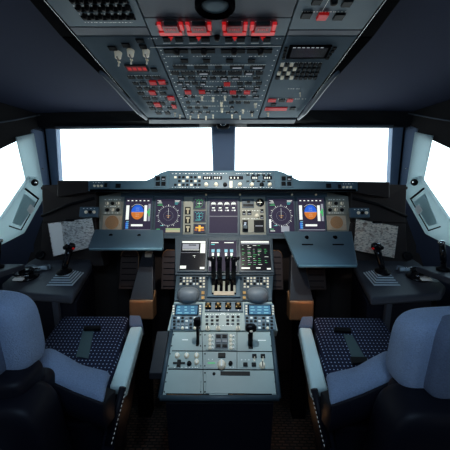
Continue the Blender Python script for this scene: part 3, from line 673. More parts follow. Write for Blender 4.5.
# gear column, standby displays
t = thing('brake_gauge_strip', 'narrow upright cream strip of three indicators left of the standby screens', 'gauge', M.at(*M.hit(187.5, 215)))
mb = MB(); mb.pbox(M, 184, 198, 191.5, 233, .001, .005, inst_m); mb.build('plate', t); q = Fr(M.at(0, 0, .005), M.u, M.v)
for k in range(3):
    mb = MB(); y = 207 + k * 9; mb.pbox(q, 185, y, 190.5, y + 7.4, 0, .002, btn_m); 
    mb.flat(q, 186, y + 1, 189.6, y + 3, .0025, e_cream); mb.flat(q, 187, y + 3, 188.7, y + 6.6, .0025, e_cream); mb.build('indicator', t)
def standby(y0, y1, label, kind):
    def fn(mb, S, u0, v1, W, H, L):
        if kind == 2:
            L(.1, .3, .9, .5, e_amber); L(.02, .62, .3, .75, e_brown); L(.4, .1, .6, .85, e_amber); L(.65, .62, .95, .78, e_brown)
        else:
            c = e_cyan if kind else e_green; cx, cy, r = u0 + W * .5, v1 - H * .52, W * .33
            mb.ring(S, cx, cy, r, .0014, .0006, c)
            for k in range(6): L(.08 + .14 * k, .08 + .1 * (k % 2), .16 + .14 * k, .14 + .1 * (k % 2), c)
            L(.44, .3, .5, .8, c); L(.3, .5, .7, .55, e_white if kind == 0 else c); L(.1, .88, .6, .93, c)
    display(194.3, y0, 204.8, y1, M, label, fn, 1.1)
standby(198.3, 208, 'small square standby screen, topmost of three, green marks', 0)
standby(211.5, 221, 'small square standby screen, middle of three, cyan ring', 1)
standby(224.5, 232.5, 'small standby screen, lowest of three, with amber marks', 2)
t = thing('landing_gear_panel', 'cluster with lever, gauge and small buttons right of the engine screen', 'control panel', M.at(*M.hit(253, 215)))
mb = MB(); mb.pbox(M, 241, 197.5, 265, 233, .001, .005, inst_m, .001); mb.build('plate', t); q = Fr(M.at(0, 0, .005), M.u, M.v)
mb = MB(); mb.pbox(q, 242, 199, 254, 208, 0, .004, bezel_m); mb.flat(q, 243, 204, 253.4, 206.5, .0045, black_m); mb.flat(q, 247, 200.5, 250, 203, .0045, black_m); mb.build('indicator_box', t)
u, v = q.hit(260, 202.5, .004); mb = MB(); mb.lathe(q.at(u, v, 0), q.n, [(.026, 0), (.026, .005), (.022, .006)], blacks_m, 20); mb.box(q, u - .016, u + .012, v - .002, v + .002, .006, .008, e_white); mb.box(q, u - .002, u + .002, v - .014, v + .016, .006, .008, e_cream); mb.build('clock', t)
for x, y, w in ((244, 213, 3), (249.5, 213, 4), (257, 215.5, 2.6), (262, 211, 3.2), (262, 217, 3.2)): btn(q, t, x - w / 2, y - 2, x + w / 2, y + 2, btn_m if w != 2.6 else tog_m, leg=e_grey)
mb = MB(); mb.pbox(q, 242.5, 220, 248, 232, 0, .003, black_m); mb.pbox(q, 244, 222, 246.6, 228, .003, .03, chrome_m, .001); mb.pbox(q, 243.2, 225, 247.4, 228.5, .03, .04, ped_dk, .001); mb.build('gear_lever', t)
mb = MB(); mb.pbox(q, 254, 220, 264, 232, 0, .004, black_m)
for k in range(2): mb.pbox(q, 255 + k * 5, 221.5, 258 + k * 5, 230.5, .004, .008, btn_m)
mb.flat(q, 255.4, 225.4, 263, 226.4, .0085, e_grey); mb.build('brake_selector', t)
knob(q, t, 257, 215.5, 2, tog_m); marks(q, t, minitext(3, 242.5, 210.3, 264, .7) + minitext(4, 242.5, 218.4, 264, .7))
# ================================================================== LOWER CENTRE SCREENS
Lw = slope(236, 1.735, 274, 1.60)
def lw(px, py, h=0): return Lw.at(*Lw.hit(px, py, h), h)
t = thing('lower_display_console', 'blue grey lower centre console framing three screens above the keyboards', 'console', (0, 1.66, .8))
mb = MB(); mb.prism([lw(175, 236.5), lw(272.5, 236.5), lw(274.5, 275), lw(175, 275)], (0, .10, -.02), bezel_m); mb.build('face_plate', t, bevel=.004)
mb = MB(); mb.hexa([V((-.23, 1.70, .05)), V((.23, 1.70, .05)), V((.23, 1.9, .05)), V((-.23, 1.9, .05))], [V((-.23, 1.70, .72)), V((.23, 1.70, .72)), V((.23, 1.9, .90)), V((-.23, 1.9, .90))], cowl_m); mb.build('lower_body', t)
def mfd1(mb, S, u0, v1, W, H, L):
    mb.poly([S.at(u0, v1 - H, .0003), S.at(u0 + W, v1 - H, .0003), S.at(u0 + W, v1, .0003), S.at(u0, v1, .0003)], scr_b)
    L(.02, .02, .98, .09, e_white); L(.05, .12, .72, .30, e_grey); L(.78, .10, .98, .44, e_white); L(.06, .32, .74, .34, e_white); L(.3, .15, .6, .18, scr_b, .0009)
    L(.5, .52, .6, .54, e_white); L(.56, .56, .58, .6, e_white); L(.02, .86, .26, .96, e_white); L(.8, .90, .98, .97, e_white); L(.02, .42, .76, .43, e_grey)
def sysd(mb, S, u0, v1, W, H, L):
    for k in range(4):
        x = (.14, .34, .62, .82)[k]; L(x - .06, .30, x + .06, .40, e_lcd2); L(x - .04, .42, x + .04, .52, e_white); L(x - .015, .52, x + .015, .66, e_green)
    L(.06, .06, .34, .09, e_white); L(.55, .06, .9, .09, e_white); L(.06, .12, .2, .15, e_cyan); L(.02, .68, .2, .86, e_grey); L(.82, .62, .99, .84, e_white)
def mfd2(mb, S, u0, v1, W, H, L):
    mb.poly([S.at(u0, v1 - H, .0003), S.at(u0 + W, v1 - H, .0003), S.at(u0 + W, v1, .0003), S.at(u0, v1, .0003)], scr_b)
    L(.02, .02, .98, .08, e_white); L(.02, .09, .98, .13, e_grey)
    rr = random.Random(4)
    for k in range(11):
        for x in (.05, .24, .42, .58, .8):
            if rr.random() < .75: L(x, .17 + k * .063, x + rr.uniform(.05, .13), .185 + k * .063, rr.choice([e_white, e_green, e_green, e_grey]))
    L(.02, .90, .3, .95, e_white); L(.5, .90, .65, .94, e_white); L(.85, .92, .98, .97, e_white)
display(180.5, 240.5, 205.5, 270, Lw, 'lower left screen with white header bar and grey side block', mfd1, 2.2)
display(209, 240.5, 236.5, 271, Lw, 'lower middle screen behind the black thrust levers', sysd, 1.2)
display(240.5, 240.5, 270.5, 270.5, Lw, 'lower right screen with rows of small green list text', mfd2, 2.2)
# ================================================================== PEDESTAL
K1 = slope(275, 1.60, 301, 1.47)
K2 = slope(301, 1.47, 331, 1.345)
K3 = slope(331, 1.345, 398, 1.115)
t = thing('centre_pedestal', 'teal grey centre pedestal sloping down between the two pilot seats', 'pedestal', (0, 1.3, 0))
def body(fr, pts, m, depth=.06, name='body', bev=.004):
    mb = MB(); mb.prism([fr.at(*fr.hit(x, y)) for x, y in pts], fr.n * -depth, m); return mb.build(name, t, bevel=bev)
body(K1, [(176, 275.3), (273.5, 275.3), (272, 301), (174, 301)], ped_dk, name='keyboard_shelf')
body(K2, [(174, 301.5), (272, 301.5), (278, 331), (167, 331)], ped_m, name='upper_body')
body(K3, [(172, 331.5), (271.5, 331.5), (279, 398), (160, 398)], ped_m, depth=.03, name='lower_body')
mb = MB()
for (fr, a, b) in ((K3, (171.5, 331), (160, 398)), (K3, (272, 331), (279, 398))):
    p, q = fr.at(*fr.hit(*a)), fr.at(*fr.hit(*b)); mb.tube([p, q], .010, ped_dk, 8)
p, q = K3.at(*K3.hit(160, 398)), K3.at(*K3.hit(279, 398)); mb.tube([p, q], .012, ped_dk, 8); mb.build('edge_moulding', t, label='darker edge moulding')
mb = MB(); mb.prism([P(157, 331, 1.38), P(169, 331, 1.38), P(162, 373, 1.23), P(149, 373, 1.23)], V((0, 0, -.03)), column_m); mb.build('side_step', t, bevel=.003, label='dark grey side step')
# solid plinth down to the floor
z3 = lambda Y: K3.o.z
a = K3.at(*K3.hit(163, 396)); b = K3.at(*K3.hit(276, 396)); c = K3.at(*K3.hit(270, 333)); d = K3.at(*K3.hit(174, 333))
mb = MB(); dz = lambda p, z: V((p.x, p.y, z)); lo = V((0, 0, -.055))
mb.hexa([dz(a + V((.02, .03, 0)), 0), dz(b + V((-.02, .03, 0)), 0), dz(c, 0), dz(d, 0)], [a + lo + V((.005, .03, 0)), b + lo + V((-.005, .03, 0)), c + lo, d + lo], shell_m)
c2 = K2.at(*K2.hit(272, 305)); d2 = K2.at(*K2.hit(175, 305)); mb.hexa([dz(d, 0), dz(c, 0), dz(c2 + V((0, .12, 0)), 0), dz(d2 + V((0, .12, 0)), 0)], [d + lo, c + lo, c2 + lo + V((0, .12, -.03)), d2 + lo + V((0, .12, -.03))], shell_m)
mb.build('plinth', t, label='dark plinth')
# seams and screws
mb = MB()
for x0, y0, x1, y1 in ((172, 350.8, 274, 351.5), (168, 369, 277, 369.9)): mb.pbox(K3, x0, y0, x1, y1, 0, .0012, rail_m)
for (x0, y0, x1, y1) in ((202, 331, 203.8, 398), (237, 331, 237, 369)):
    u0, v0 = K3.hit(x0, y0); u1, v1 = K3.hit(x1, y1); mb.poly([K3.at(u0 - .001, v0, .001), K3.at(u0 + .001, v0, .001), K3.at(u1 + .001, v1, .001), K3.at(u1 - .001, v1, .001)], rail_m)
for y in (335, 346, 354, 366, 373, 382, 392):
    for x in (174 - (y - 331) * .155, 200.5, 205, 270 + (y - 331) * .09):
        u, v = K3.hit(x, y); mb.disc(K3, u, v, .0035, .0016, black_m, n=8)
mb.build('seams_and_screws', t)
# lower blank plates, black slot
for a, b in ((166, 201), (206, 275)):
    mb = MB(); u0, u1, v0, v1 = K3.rect(a, 372, b, 394); mb.box(K3, u0, u1, v0, v1, 0, .0025, ped_m, .001); mb.build('blank_plate', t)
mb = MB(); u0, u1, v0, v1 = K3.rect(220.5, 371.5, 250, 375.5, .003); mb.box(K3, u0, u1, v0, v1, .0022, .0045, black_m); mb.build('printer_slot', t)
knob(K3, t, 214, 373.5, 1.6, btn_m, .006)
mb = MB(); mb.pbox(K3, 166, 393.5, 209, 398, .001, .005, rail_m); mb.pbox(K3, 228, 393.5, 272, 398, .001, .005, rail_m); mb.build('foot_grille', t, label='black grille slots with copper sheen')
mb = MB(); mb.pbox(K3, 167, 394.6, 208, 395.6, .005, .007, copper_m); mb.pbox(K3, 229, 394.8, 271, 395.6, .005, .007, copper_m); mb.build('copper_strip', t)
# keyboards with palm rests
for (x0, x1, cxp, lr) in ((178, 206, 188.5, 'left'), (242, 271, 257.5, 'right')):
    q = K1
    t2 = thing('keyboard_cursor_unit', f'{lr} keyboard unit with rounded grey palm rest and trackball', 'keyboard', q.at(*q.hit((x0 + x1) / 2, 288)))
    mb = MB(); mb.pbox(q, x0, 275.5, x1, 300.5, 0, .006, bezel_m, .001); mb.build('base_plate', t2, bevel=.001); q = Fr(K1.at(0, 0, .006), K1.u, K1.v)
    for r_ in range(4):
        for c in range(8):
            x = x0 + 1.6 + c * 3.3; y = 277 + r_ * 2.9
            if r_ == 3 and abs(x + 1 - cxp) < 9: continue
            btn(q, t2, x, y, x + 2.2, y + 1.8, (btn_m, tog_m, white_m, btn_m, tog_m)[(r_ * 3 + c * 2 + c * r_) % 5], .004, 'key')
    u, v = q.hit(cxp, 294.5, .01)
    mb = MB(); mb.sq(q.at(u, v, .005), (.058, .048, .042), .85, dome_m, nu=28, nv=18); mb.build('palm_rest', t2)
    for k, yy in enumerate((291, 296)):
        xx = x1 - 3.5 if lr == 'left' else x0 + 2
        btn(q, t2, xx - 1.2, yy, xx + 2, yy + 3, brass_m, .006, 'cursor_button')
# thrust quadrant
t = thing('thrust_lever_quadrant', 'centre throttle quadrant with four black thrust levers and slotted plate', 'throttle quadrant', K1.at(*K1.hit(224, 285)))
mb = MB(); mb.pbox(K1, 207.5, 275.6, 240.5, 297, .0, .012, panel_m, .002); mb.build('housing', t, bevel=.002)
q = Fr(K1.at(0, 0, .012), K1.u, K1.v)
mb = MB(); mb.pbox(q, 212, 279, 236, 294, 0, .002, rail_m)
for k in range(5): mb.pbox(q, 212.2 + k * 5.3, 281, 214.4 + k * 5.3, 292.5, .002, .004, inst_m)
mb.build('slot_plate', t)
mb = MB(); mb.pbox(q, 213.5, 291, 234.5, 295.2, .001, .006, beige_m, .001); mb.build('index_plate', t, label='beige index plate')
for k in range(4):
    x = (213.8, 219.8, 227.6, 233.6)[k]; u = q.hit(x, 285)[0]; v = q.hit(x, 284)[1]
    base = q.at(u, v, -.01); tip = P(x, 259 + (k % 2) * .5, 1.50); tip.x = base.x
    d = (tip - base)
    mb = MB(); w = .0115
    prof = [(0, .014), (.35, .020), (.75, .022), (.9, .020), (1.0, .014)]; vs = []
    fwd = V((0, 1, .3)).normalized()
    for s_, th in prof:
        c = base + d * s_
        for sx, sf in ((-1, -1), (1, -1), (1, 1), (-1, 1)): vs.append(c + V((sx * w, 0, 0)) + fwd * (sf * th))
    mb.add(vs, [[j * 4 + i, j * 4 + (i + 1) % 4, (j + 1) * 4 + (i + 1) % 4, (j + 1) * 4 + i] for j in range(4) for i in range(4)] + [[3, 2, 1, 0], [16, 17, 18, 19]], blacks_m)
    lv = mb.build('thrust_lever', t, bevel=.003)
    mb = MB(); mb.lathe(tip - V((.014, 0, 0)), (1, 0, 0), [(.008, 0), (.015, .003), (.015, .025), (.008, .028)], blacks_m, 14); mb.build('lever_grip', lv)
for sx in (209, 238):
    c = P(sx, 258.5, 1.50); mb = MB(); mb.lathe(c - V((.008, 0, 0)), (1, 0, 0), [(.007, 0), (.009, .003), (.009, .013), (.007, .016)], black_m, 12); mb.tube([c, P(sx + (3 if sx < 220 else -3), 262, 1.50)], .004, black_m); mb.build('disconnect_button', t)
# engine master row
t = thing('engine_master_panel', 'small panel of four brass coloured engine master switches below thrust levers', 'control panel', K2.at(*K2.hit(223, 304)))
mb = MB(); mb.pbox(K2, 205, 301.8, 243, 311.5, 0, .008, panel_m, .001); mb.build('plate', t); q = Fr(K2.at(0, 0, .008), K2.u, K2.v)
for k in range(4):
    x = 208.2 + k * 10
    mb = MB(); mb.pbox(q, x - 3, 302.5, x + 3, 309, 0, .003, rail_m); mb.build('switch_recess', t)
    mb = MB(); u, v = q.hit(x, 305.5, .01); mb.lathe(q.at(u, v, .002), q.n + q.v * .2, [(.008, 0), (.006, .008), (.009, .02), (.005, .024)], brass_m, 12); mb.box(q, u - .012, u + .012, v - .006, v + .001, .003, .007, brass_m); mb.build('master_switch', t)
    text(q, x, 310.2, str(k + 1), 1.4, ltr_m, t, .0005)
# centre strip of switches
t = thing('centre_switch_panel', 'pale teal centre pedestal strip of small green and dark buttons', 'control panel', K2.at(*K2.hit(223, 320)))
mb = MB(); mb.pbox(K2, 203.5, 312.5, 242.5, 330.5, 0, .004, ped_m, .001); mb.build('plate', t); q = Fr(K2.at(0, 0, .004), K2.u, K2.v)
for r_ in range(3):
    for c in range(7):
        if c == 3: continue
        btn(q, t, 205.5 + c * 5.2, 315.5 + r_ * 3.6, 208.3 + c * 5.2, 317.6 + r_ * 3.6, (btn_m, MATS['pedestal_edge'], btn_m)[(r_ + c) % 3], .003)
for x in (207.5, 218, 238): knob(q, t, x, 327.5, 2.3, tog_m, .012, 'rotary_knob', btn_m)
marks(q, t, minitext(3, 205, 314, 241, .7, 2) + minitext(4, 212, 325.3, 234, .6, 2)); text(q, 223, 313.6, 'ENG', 1.5, ltr_m, t, .0005)
# radio management panels
for (x0, x1, lr) in ((171.5, 202, 'left'), (244.5, 275, 'right')):
    t = thing('radio_panel', f'{lr} radio panel with glowing blue screen and keypad rows', 'radio panel', K2.at(*K2.hit((x0 + x1) / 2, 316)))
    off = 0
    u0, u1, v0, v1 = K2.rect(x0 + off, 303.2, x1 + off, 329.8, .006)
    mb = MB(); mb.box(K2, u0, u1, v0, v1, 0, .006, panel_m, .001); mb.build('plate', t, bevel=.001); q = Fr(K2.at(0, 0, .006), K2.u, K2.v)
    mb = MB(); sx0, sx1 = (x0 + 4.5, x1 - 4.5); mb.pbox(q, sx0 - 1, 304.6, sx1 + 1, 315.2, 0, .003, rail_m); S = Fr(q.at(0, 0, .0035), q.u, q.v)
    mb.flat(S, sx0, 305.4, sx1, 314.4, 0, e_lcd)
    rr = random.Random(len(lr))
    for k in range(3):
        for xx in (sx0 + 1.5, sx0 + 8.5, sx0 + 15): mb.flat(S, xx, 306.6 + k * 2.9, xx + rr.uniform(2.2, 4.6), 307.5 + k * 2.9, .0006, e_lcd2)
    mb.build('screen', t)
    for k in range(4):
        btn(q, t, x0 + .9, 305 + k * 2.6, x0 + 2.9, 306.7 + k * 2.6, tog_m); btn(q, t, x1 - 2.9, 305 + k * 2.6, x1 - .9, 306.7 + k * 2.6, tog_m)
    for r_ in range(4):
        for c in range(7):
            x = x0 + 1.4 + c * 4.1; y = 316.6 + r_ * 3.3
            if r_ == 3 and c in (2, 5): knob(q, t, x + 1.3, y + 1, 1.5, tog_m, .008)
            else: btn(q, t, x, y, x + 2.7, y + 2, (btn_m, white_m, btn_m, dome_m)[(c + r_ * 2 + (c * r_) % 3) % 4], .004, 'key')
# lower pedestal: levers, selector knobs
t = thing('speed_brake_lever', 'slim black speed brake lever on the left of the pedestal', 'lever', K3.at(*K3.hit(198, 340)))
mb = MB(); mb.pbox(K3, 196.4, 332, 199.2, 346, .0005, .003, black_m); mb.build('slot', t)
b = K3.at(*K3.hit(198, 344)); tp = P(198.5, 322, 1.27); tp.x = b.x
mb = MB(); mb.tube([b, b.lerp(tp, .9)], [.007, .006], black_m, 8); mb.build('shaft', t)
mb = MB(); mb.sq(tp, (.016, .012, .020), .5, black_m, nu=20, nv=12); mb.build('grip', t)
t = thing('flap_lever', 'thick black flap lever with broad round grip on the right of the pedestal', 'lever', K3.at(*K3.hit(250.5, 340)))
mb = MB(); mb.pbox(K3, 248.2, 334, 252.6, 348.5, .0005, .003, black_m); mb.build('slot', t)
b = K3.at(*K3.hit(250.5, 345)); tp = P(250.5, 328, 1.27); tp.x = b.x
mb = MB(); mb.tube([b, b.lerp(tp, .9)], [.011, .009], black_m, 8); mb.build('shaft', t)
mb = MB(); mb.sq(tp, (.026, .016, .020), .8, blacks_m, nu=20, nv=12); mb.build('grip', t)
mb = MB(); mb.sq(tp + V((0, -.012, -.008)), (.008, .006, .006), .8, tog_m, nu=12, nv=8); mb.build('release_catch', t, label='small cream catch')
for (x0, y0, x1, y1, lab) in ((206, 333, 236, 350, 'central trim selector block with two columns of cream buttons'),):
    t = thing('trim_selector_panel', lab, 'control panel', K3.at(*K3.hit(221, 341)))
    mb = MB(); mb.pbox(K3, x0, y0, x1, y1, 0, .004, ped_m, .001); mb.build('plate', t); q = Fr(K3.at(0, 0, .004), K3.u, K3.v)
    for k in range(4):
        for x in (210.5, 231.5): knob(q, t, x - .7, 335.5 + k * 4, 1.7, tog_m, .007, 'selector_button'); knob(q, t, x + 2.1, 335.5 + k * 4, 1.1, white_m, .007, 'selector_button')
    mb = MB(); mb.pbox(q, 215, 333.5, 228, 349, 0, .002, ped_dk); mb.build('selector_field', t)
    for k in range(3):
        for x in (216, 222.2): btn(q, t, x, 334.5 + k * 4.8, x + 4.8, 337.5 + k * 4.8, btn_m if k != 1 else dome_m, .006)
t = thing('alternate_flight_panel', 'left lower pedestal panel with cream triangular knobs', 'control panel', K3.at(*K3.hit(186, 359)))
q = K3; mb = MB(); mb.pbox(q, 169.5, 353, 201, 368, 0, .002, ped_m, .0005); mb.build('plate', t); q = Fr(K3.at(0, 0, .002), K3.u, K3.v)
for x, y in ((177, 354.5), (186.5, 354.5), (196.5, 354.5), (196.5, 361)): knob(q, t, x, y, 2.5, tog_m, .012, 'rotary_knob', white_m)
mb = MB(); mb.pbox(q, 173, 362, 185, 363.5, 0, .006, black_m); mb.pbox(q, 176.5, 359, 180.5, 366, 0, .012, black_m, .002); mb.build('guarded_switch', t); knob(q, t, 189, 362.5, 2.2, btn_m)
marks(q, t, minitext(3, 174, 367, 198, .7, 9))
t = thing('rudder_trim_panel', 'middle lower pedestal panel with large cream round knob', 'control panel', K3.at(*K3.hit(220, 359)))
mb = MB(); mb.pbox(K3, 205.5, 353, 235.5, 368, 0, .002, ped_m, .0005); mb.build('plate', t)
btn(q, t, 218, 352.5, 225.5, 357, black_m, .008, 'indicator_window'); knob(q, t, 221.5, 363, 4.2, tog_m, .02, 'rotary_knob', white_m); knob(q, t, 230.5, 362.5, 2, btn_m); marks(q, t, [(208, 362.5, 215, 363.6)] , e_green)
marks(q, t, minitext(3, 208, 359, 215, .7, 9) + minitext(5, 226, 366.8, 234, .7, 9))
t = thing('door_lock_panel', 'right lower pedestal panel with dark guarded switches', 'control panel', K3.at(*K3.hit(256, 359)))
mb = MB(); mb.pbox(K3, 239.5, 353, 273, 368, 0, .002, ped_m, .0005); mb.build('plate', t)
for x, y, m in ((254.5, 355.5, btn_m), (263, 355.5, btn_m), (245.5, 364, btn_m), (254, 364, btn_m)): btn(q, t, x - 2.2, y - 1.8, x + 2.2, y + 1.8, m, .008)
knob(q, t, 262.5, 364, 3, tog_m, .016, 'rotary_knob', btn_m); toggle(q, t, 254.5, 359.5, 1.8); toggle(q, t, 263, 359.5, 1.8)
marks(q, t, minitext(3, 241, 359.5, 250, .7, 9))
marks(K3, t, [(182, 339.3, 188, 340.3), (258, 339.8, 266, 340.8)])
# ================================================================== OUTER COWLS, CONSOLES
for s in (0, 1):
    lr = 'left' if not s else 'right'; m_ = bool(s); sg = 1 if s else -1
    t = thing('outer_cowl', f'dark brown cowl between the instruments and the {lr} side wall', 'cowl', (sg * 1.0, 1.72, .9))
    A = [V((-.785, 1.80, 1.30)), V((-1.125, 1.80, 1.29)), V((-1.105, 1.76, 1.06)), V((-.785, 1.78, 1.06))]
    Bq = [V((-.785, 1.775, 1.06)), V((-1.105, 1.755, 1.06)), V((-1.10, 1.70, .80)), V((-.72, 1.72, .80))]
    back = V((0, .08, 0))
    mb = MB(m_); mb.hexa(A, [p + back for p in A], cowl_m); mb.build('upper_cowl', t, bevel=.006)
    mb = MB(m_); mb.hexa(Bq, [p + back for p in Bq], cowl_m); mb.build('lower_cowl', t, bevel=.006)
    mb = MB(m_); mb.tube([V((-.79, 1.785, 1.21)), V((-.95, 1.78, 1.17)), V((-1.11, 1.76, 1.10))], .009, header_m, 8); mb.build('seam_ridge', t)
OC = Fr((0, 1.735, 1.14), (1, 0, 0), (0, .07, .24))
for (x0, x1, y0, y1, lr) in ((79, 98, 206.5, 217, 'left'), (350, 370, 207.5, 217.5, 'right')):
    t = thing('oxygen_test_panel', f'small grey panel with pale knobs on the {lr} outer cowl', 'control panel', OC.at(*OC.hit((x0 + x1) / 2, 212)))
    mb = MB(); mb.pbox(OC, x0, y0, x1, y1, .0, .022, panel_m, .002); mb.build('plate', t, bevel=.002); q = Fr(OC.at(0, 0, .022), OC.u, OC.v)
    for k in range(3): knob(q, t, (x0 + x1) / 2 - 3 + k * 4 + (2 if lr == 'right' else 0), (y0 + y1) / 2, 1.6, tog_m if k != 1 else black_m, .008)
    marks(q, t, minitext(3, x0 + 4, y0 + 1.6, x1 - 3, .7, 9))
# charts on the lower cowls
for (pp, lr, extra) in ((((48, 223.5), (92, 218), (94.5, 231), (88, 248), (53.5, 256.5)), 'left', 'greyish'), (((356, 219), (398, 226.5), (394, 258), (353.5, 250)), 'right', 'cream')):
    CF = Fr((0, 1.715, 1.0), (1, 0, 0), (0, .06, .26)); 
    CF = Fr(CF.o, CF.u, CF.v)
    pts = [CF.at(*CF.hit(x, y)) for x, y in pp]
    mb = MB(); mb.prism(pts, CF.n * .003, paper_m if lr == 'left' else paper_w); 
    if lr == 'left': mb.prism([CF.at(*CF.hit(x, y, .004), .004) for x, y in ((48.5, 224), (61, 222.5), (65, 253), (54, 256))], CF.n * .001, white_m)
    o = mb.build('folded_chart'); tag(o, f'{extra} printed airport chart leaning on the {lr} outer cowl', 'chart', 'charts on the cowls')
    t = thing('chart_holder', f'black clip holder behind the {lr} paper chart', 'holder', CF.at(*CF.hit(*pp[2])))
    xs = [CF.at(*CF.hit(x, y, -.004), -.004) for x, y in pp]; mb = MB(); c = sum(xs, V((0, 0, 0))) / len(xs)
    mb.prism([c + (p - c) * 1.02 for p in xs], CF.n * -.010, black_m); mb.build('backing_board', t, bevel=.002)
    mb = MB(); mt = (pts[0] + pts[1]) / 2; mb.sq(mt + V((0, -.004, .004)), (.03, .008, .008), .5, black_m, nu=16, nv=8); mb.build('clip', t)
# side consoles
CT = Fr((0, 1.38, .741), (1, 0, 0), (0, .34, .097))
def side_console(s):
    lr = 'left' if not s else 'right'; m_ = bool(s); sg = 1 if s else -1
    t = thing('side_console', f'grey {lr} side console carrying the sidestick', 'console', (sg * .9, 1.4, 0))
    def ct(x, y, h=0): return CT.at(*CT.hit(x, y, h), h)
    top = [ct(72, 297), ct(5, 291.5), ct(1, 284), ct(28, 262), ct(36, 257), ct(91, 259), ct(92, 265)]
    mb = MB(m_); mb.prism(top, V((0, 0, -.04)), console_m); mb.build('top_plate', t, bevel=.012, seg=3)
    mb = MB(m_); mb.hexa([V((-.735, 1.46, .02)), V((-1.06, 1.46, .02)), V((-1.06, 1.68, .02)), V((-.76, 1.68, .02))], [V((-.715, 1.385, .695)), V((-1.04, 1.405, .70)), V((-1.08, 1.70, .785)), V((-.77, 1.70, .785))], shell_m); mb.build('body', t, bevel=.006)
    mb = MB(m_); mb.hexa([V((-.83, 1.44, .1)), V((-.80, 1.44, .1)), V((-.80, 1.46, .1)), V((-.83, 1.46, .1))], [V((-.83, 1.37, .70)), V((-.80, 1.37, .70)), V((-.80, 1.40, .70)), V((-.83, 1.40, .70))], console_m); mb.build('front_rib', t, bevel=.004)
    mb = MB(m_); c = P(40, 255, 1.69); mb.lathe(c, (0, -1, .3), [(.027, -.01), (.027, .004), (.018, .006), (.012, .002)], black_m, 18); mb.build('air_vent', t)
    # sidestick
    bx = CT.at(*CT.hit(66, 279)); bx = V((bx.x, bx.y, bx.z))
    nmz = CT.n if CT.n.z > 0 else -CT.n
    if s: bq = CT.at(*CT.hit(381, 279)); bx = V((-bq.x, bq.y, bq.z))
    st = thing('sidestick', f'black {lr} sidestick with pleated grey boot on the {lr} console', 'control stick', (sg * abs(bx.x), bx.y, bx.z))
    mb = MB(m_)
    prev = None
    for k in range(5):
        w = .068 - .008 * k; d_ = .066 - .009 * k; z0 = .009 * k
        fr = Fr(bx, (1, 0, 0), CT.v); mb.box(fr, -w, w, -d_, d_, z0, z0 + .006, boot_m, .004); mb.box(fr, -w + .005, w - .005, -d_ + .005, d_ - .005, z0 + .006, z0 + .009, ped_dk)  # darker layers put the shade of the pleat grooves into colour
    mb.build('boot', st, bevel=.002)
    mb = MB(m_); mb.lathe(bx + nmz * .044, nmz, [(.040, 0), (.038, .006), (.022, .010), (.018, .02)], black_m, 20); mb.build('collar', st)
    top_ = P(70 if not s else 376.5, 247, bx.y + .01); 
    if s: top_.x = -top_.x
    b0 = bx + nmz * .055
    mb = MB(m_); mb.tube([b0, b0.lerp(top_, .3), b0.lerp(top_, .65), top_], [.013, .016, .017, .020], blacks_m, 12); mb.build('grip', st)
    mb = MB(m_); mb.sq(top_ + V((0, 0, .004)), (.026, .022, .020), .8, blacks_m, nu=24, nv=14); mb.sq(top_ + V((-.018, -.01, -.002)), (.014, .012, .012), .9, blacks_m, nu=16, nv=10); mb.build('stick_head', st)
    mb = MB(m_); mb.sq(top_ + V((.024, -.012, -.006)), (.007, .006, .006), .9, red_m, nu=12, nv=8); mb.build('red_button', st, label='red button')
    mb = MB(m_); mb.lathe(top_ + V((0, -.012, .018)), (0, -.4, 1), [(.008, 0), (.008, .005), (.005, .007)], chrome_m, 10); mb.build('thumb_switch', st)
    # steering tiller
    cx, cy = (28, 277) if not s else (417, 277)
    c = CT.at(*CT.hit(cx, cy)); c = V((-abs(c.x) if True else 0, c.y, c.z)) if s else c
    tl = thing('steering_tiller', f'black steering tiller with chrome arc on the {lr} console', 'tiller', (sg * abs(c.x), c.y, c.z))
    mb = MB(m_); mb.lathe(c, nmz, [(.055, 0), (.055, .008), (.04, .014), (.03, .03), (.038, .036), (.034, .044), (.012, .05)], blacks_m, 24); mb.build('hub', tl)
    arc = [c + V((.072 * math.cos(R(a)), .052 * math.sin(R(a)), .028 + .01 * math.sin(R(a)))) for a in range(60, 301, 15)]
    mb = MB(m_); mb.tube(arc, .0055, chrome_m, 8); mb.build('handle_arc', tl, label='chrome handle arc')
    mb = MB(m_); mb.box(Fr(c + V((.0, -.066, .003)), (1, 0, 0), CT.v), -.028, .022, -.010, .010, 0, .008, white_m); mb.build('placard', tl, label='white placard')
    # headset cable lying behind the tiller
    pts = [(20, 269), (26, 266.5), (33, 265.5), (38, 267), (44, 266), (49, 265), (50, 268)]
    mb = MB(m_); mb.tube([CT.at(*CT.hit(x, y, .012), .012) for x, y in pts], .0055, dome_m, 8)
    mb.tube([CT.at(*CT.hit(x, y, .014), .014) for x, y in ((37, 269), (42, 268), (47, 268))], .011, boot_m, 8)
    tag(mb.build('microphone_cord'), f'grey hand microphone cord lying behind the {lr} tiller', 'cord')
side_console(0); side_console(1)
